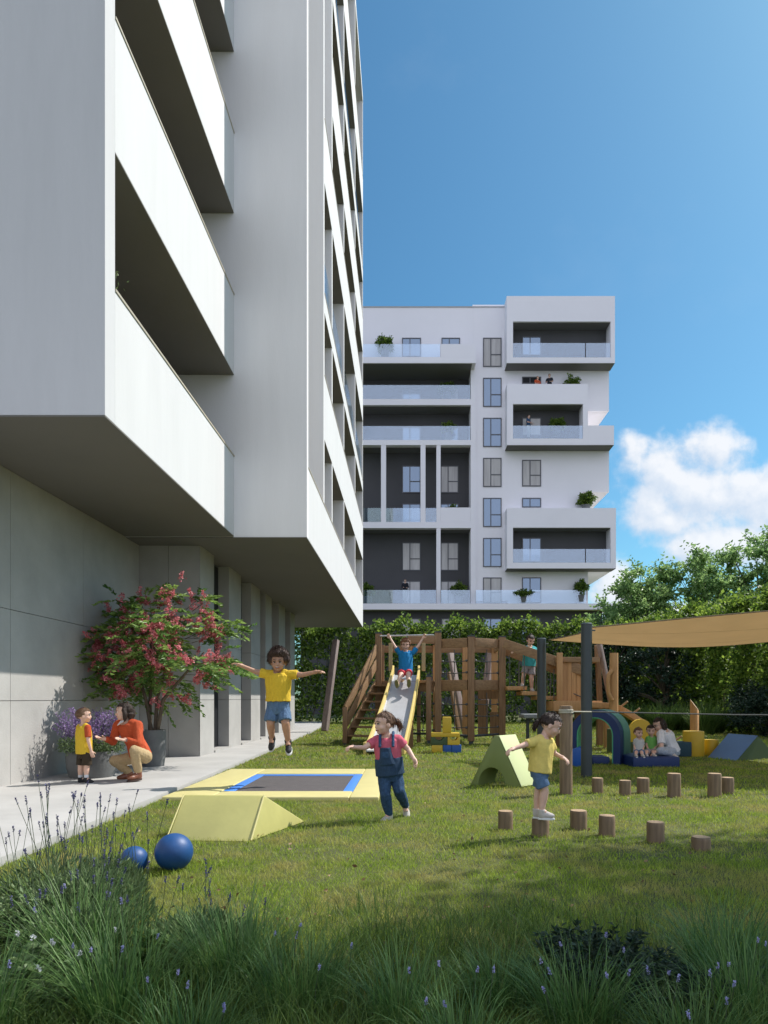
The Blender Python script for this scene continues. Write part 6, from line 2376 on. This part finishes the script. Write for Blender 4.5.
def heather(c, r, z, h, n, lab, seed):
    rg = np.random.default_rng(7000 + seed)
    root = empty('purple_heather', (c.x, c.y, z), lab, 'flowers')
    ang = rg.uniform(0, 2 * np.pi, n)
    tilt = np.abs(rg.normal(size=n)) * 0.45
    d = np.stack([np.cos(ang) * tilt, np.sin(ang) * tilt, np.ones(n)], 1)
    rad = r * 0.6 * np.sqrt(rg.random(n))
    base = np.stack([c.x + rad * np.cos(ang), c.y + rad * np.sin(ang), np.full(n, z)], 1)
    ln = h * rg.uniform(0.6, 1.15, n)
    A = strip_arrays(base, d, ln, np.full(n, 0.008), rg.uniform(0.1, 0.5, n), 4, rg)
    # foliage cushion
    k = 2200
    a2 = rg.uniform(0, 2 * np.pi, k)
    r2 = r * 1.25 * np.sqrt(rg.random(k))
    Cc = np.stack([c.x + r2 * np.cos(a2), c.y + r2 * np.sin(a2), z + rg.random(k) * h * 0.35], 1)
    B = leaf_arrays(Cc, 0.045, rg.normal(size=(k, 3)) + [0, 0, 0.6], width=0.35, rng=rg)
    V, fc, ct, rn = merge_arrays([A, B])
    np_mesh('foliage', V, fc, ct, L_grey, root, rnd=rn)
    du = unit(d)
    C, Dd = [], []
    for i in range(n):
        t = rg.uniform(0.42, 1.0, 30)
        C.append(base[i] + du[i] * (t * ln[i])[:, None] + rg.normal(size=(30, 3)) * 0.011)
        Dd.append(rg.normal(size=(30, 3)) + du[i])
    A = leaf_arrays(np.concatenate(C), 0.024, np.concatenate(Dd), width=0.8, rng=rg)
    o = np_mesh('flower_heads', *A[:3], L_purple, root, rnd=A[3])
    o['kind'] = 'stuff'


heather(c1, 0.36, 0.42, 0.58, 190, 'bushy purple heather growing in the low wide planter', 1)


def flower_tree():
    rg = np.random.default_rng(8001)
    c = c2
    zb = 0.62
    root = empty('flowering_tree', (c.x, c.y, zb), 'small tree covered in pink red blossom in the tall planter', 'tree')
    t = MB()
    stems = [((152, 730), (146, 700), (138, 672), (128, 640)), ((155, 730), (157, 700), (166, 668), (168, 628)), ((150, 730), (150, 700), (152, 670), (150, 622)), ((157, 730), (163, 700), (180, 680), (204, 652))]
    for i, s in enumerate(stems):
        dy = [(0.0), 0.02, 0.08, 0.18][i] * (-1) ** i
        pts = [P(a, b, c.y + dy * k) for k, (a, b) in enumerate(s)]
        pts[0].z = zb - 0.02
        t.tube(pts, [0.036, 0.03, 0.022, 0.010], 8)
    C, Dd, rn, FC, FD = [], [], [], [], []
    tips = []
    # sprays: (px, py, dy, length)
    rgp = []
    for k in range(108):
        a = rg.uniform(0, 2 * np.pi)
        q = math.sqrt(rg.random())
        px = 156 + 68 * q * math.cos(a)
        py = 655 + 43 * q * math.sin(a)
        dy = rg.uniform(-1, 1) * 1.0 * math.sqrt(max(0.05, 1 - q * q))
        # keep the irregular outline of the crown
        if px < 100 and py > 690 or (px > 205 and (py < 615 or py > 690)) or (px < 130 and py < 616) or (176 < px < 192 and py < 640) or (px > 190 and 640 < py < 655):
            continue
        rgp.append((px, py, dy))
    for (px, py) in [(116, 602), (112, 612), (106, 640), (98, 645), (92, 650), (90, 672), (98, 680), (168, 595), (175, 592), (165, 604), (197, 600), (205, 602), (196, 612), (215, 628), (224, 626), (230, 632), (212, 632), (216, 665), (226, 664), (232, 670), (222, 674), (140, 600), (150, 604), (185, 700), (160, 700), (130, 690), (120, 695)]:
        rgp.append((px, py, rg.uniform(-0.35, 0.25)))
    for (px, py, dy) in rgp:
        p0 = np.array(P(px, py, c.y + dy))
        out = p0 - np.array(P(154, 668, c.y))
        out = out / (np.linalg.norm(out) + 1e-6)
        out[2] = out[2] * 0.5 + 0.05
        for s_ in range(4):
            v = out + rg.normal(size=3) * [0.7, 0.7, 0.35]
            v /= np.linalg.norm(v)
            ln = rg.uniform(0.18, 0.36)
            st_ = p0 + rg.normal(size=3) * 0.07
            m_ = 14
            tt = np.repeat(np.linspace(0.15, 1, m_ // 2), 2)
            pts = st_ + v * (tt * ln)[:, None] + np.array([0, 0, -0.10]) * (tt ** 2)[:, None]
            sd = np.cross(v, [0, 0, 1])
            sd /= np.linalg.norm(sd) + 1e-6
            sg = np.tile([-1, 1], m_ // 2)[:, None]
            dd = v * 0.6 + sd * sg * 0.9 + rg.normal(size=(m_, 3)) * 0.15 + [0, 0, -0.15]
            C.append(pts)
            Dd.append(dd)
            rn.append(np.clip(rg.uniform(0.1, 0.9) + rg.normal(size=m_) * 0.12, 0, 1))
        t.tube([Vector(p0 - out * 0.35), Vector(p0)], [0.006, 0.003], 4, cap=False)
        inside = 1 if 92 < px < 222 else 0
        if inside and rg.random() < 0.97:
            for f in range(rg.integers(3, 5)):
                v = rg.normal(size=3) * [1, 1, 0.5]
                v[1] -= 0.7
                v[0] += 0.25
                v /= np.linalg.norm(v)
                st_ = p0 + v * 0.09 + rg.normal(size=3) * 0.05
                axis = v * 0.5 + np.array([0, 0, 0.55 if rg.random() < 0.5 else -0.4])
                axis /= np.linalg.norm(axis)
                m_ = 46
                tt = rg.random(m_)
                rad = 0.036 * (1 - tt * 0.7)
                FC.append(st_ + axis * (tt * 0.14)[:, None] + rg.normal(size=(m_, 3)) * rad[:, None] * 0.75)
                FD.append(rg.normal(size=(m_, 3)))
    t.build('trunk', M_bark, root, smooth=True)
    A = leaf_arrays(np.concatenate(C), 0.115, np.concatenate(Dd), width=0.34, rnd=np.concatenate(rn), rng=rg)
    np_mesh('crown', *A[:3], L_flower_tree, root, rnd=A[3])
    A = leaf_arrays(np.concatenate(FC), 0.033, np.concatenate(FD), width=0.9, rng=rg)
    o = np_mesh('blossom', *A[:3], L_pink, root, rnd=A[3])
    o['kind'] = 'stuff'


flower_tree()


# ------------------------------------------------------------------ balcony plants, far and near
def pot_plant(px, py_base, r, h, y, lab, seed, grp=None, zfix=None):
    rg = np.random.default_rng(9000 + seed)
    b = P(px, py_base, y)
    root = empty('potted_shrub', tuple(b), lab, 'potted plant', grp)
    MB().lathe([(0.001, b.z), (0.26, b.z), (0.32, b.z + 0.5), (0.28, b.z + 0.5), (0.001, b.z + 0.46)], (b.x, b.y, 0), 16).build('pot', M_planter, root, smooth=True)
    n = 1300
    v = unit(rg.normal(size=(n, 3)))
    q = rg.random((n, 1)) ** 0.4
    lump = 0.8 + 0.3 * np.sin(v[:, :1] * 5 + seed) * np.sin(v[:, 2:] * 4 + 1)
    C = v * q * lump * [r, r * 0.8, h / 2] + [b.x, b.y, b.z + 0.5 + h * 0.42]
    A = leaf_arrays(C, 0.16, rg.normal(size=(n, 3)) + v, width=0.6, rng=rg)
    np_mesh('foliage', *A[:3], L_hedge, root, rnd=A[3])


GP = 'potted shrubs on the distant balconies'
pot_plant(385, 358, 0.75, 1.3, D - 0.65, 'rounded potted shrub on the top left balcony of the distant block', 1, GP)
pot_plant(447, 400, 0.75, 0.9, D + 0.7, 'potted shrub in the second loggia from the top, distant block', 2, GP)
pot_plant(448, 440, 0.6, 1.0, D + 0.7, 'potted shrub in the third loggia down the distant block', 3, GP)
pot_plant(452, 524, 0.75, 1.0, D + 0.7, 'potted shrub above the white panel in the finned loggia', 4, GP)
pot_plant(459, 603, 0.75, 1.2, D + 0.7, 'dark potted shrub on the lowest terrace beside the fin', 5, GP)
pot_plant(368, 603, 0.6, 1.1, D + 0.7, 'potted shrub on the lowest terrace by the near building edge', 6, GP)
pot_plant(573, 404, 0.7, 1.9, D - 0.5, 'bushy potted shrub beside the couple on the white walled balcony', 7, GP)
pot_plant(557, 436, 0.7, 0.9, D - 0.5, 'potted shrub behind glass in the dark loggia next to the man in blue', 8, GP)
pot_plant(586, 512, 0.75, 1.1, D - 0.4, 'potted shrub on the corner terrace open to the sky', 9, GP)
pot_plant(580.5, 602, 0.62, 1.3, D - 0.3, 'ball shaped potted shrub at the right end of the lowest terrace', 10, GP)
pot_plant(523, 603, 0.9, 0.5, D - 0.3, 'low potted greenery behind the lowest terrace glass', 11, GP)
# trailing plant on the near balcony
rg_ = np.random.default_rng(77)
bp0 = Vector((X1 - 0.3, 7.62, 5.45))
nbp = empty('trailing_plant', tuple(bp0), 'small wispy plant on the near first floor balcony corner', 'plant')
n_ = 260
tt_ = rg_.random(n_)
C_ = np.stack([bp0.x + rg_.normal(size=n_) * 0.09 + 0.10 * tt_, bp0.y + rg_.normal(size=n_) * 0.12, bp0.z + tt_ * 0.48], 1)
A_ = leaf_arrays(C_, 0.05, rg_.normal(size=(n_, 3)) + [0, 0, 0.8], width=0.3, rng=rg_)
np_mesh('foliage', *A_[:3], L_grey, nbp, rnd=A_[3])
MB().box(bp0.x - 0.15, bp0.x + 0.12, bp0.y - 0.15, bp0.y + 0.15, 4.45, bp0.z + 0.02).build('pot', M_planter, nbp, bevel=0.01)


# dry leaves lying in the lawn
n_ = 260
y_ = 3.6 + 10 * NR.random(n_) ** 1.4
x_ = NR.uniform(-0.5, 0.5, n_) * y_
ok_ = (x_ > -2.75) & ~((x_ > tx0) & (x_ < tx1) & (y_ > ty0) & (y_ < ty1))
C_ = np.stack([x_, y_, NR.uniform(0.02, 0.04, n_)], 1)[ok_]
A_ = leaf_arrays(C_, 0.035, NR.normal(size=(len(C_), 3)) * [1, 1, 0.25], width=0.6)
o_ = np_mesh('fallen_leaves', *A_[:3], leafmat('dry_leaves', (0.12, 0.065, 0.03), (0.36, 0.24, 0.11), 0.2), rnd=A_[3])
props(o_, 'small dry brown leaves scattered over the lawn', 'leaves', kind='stuff')
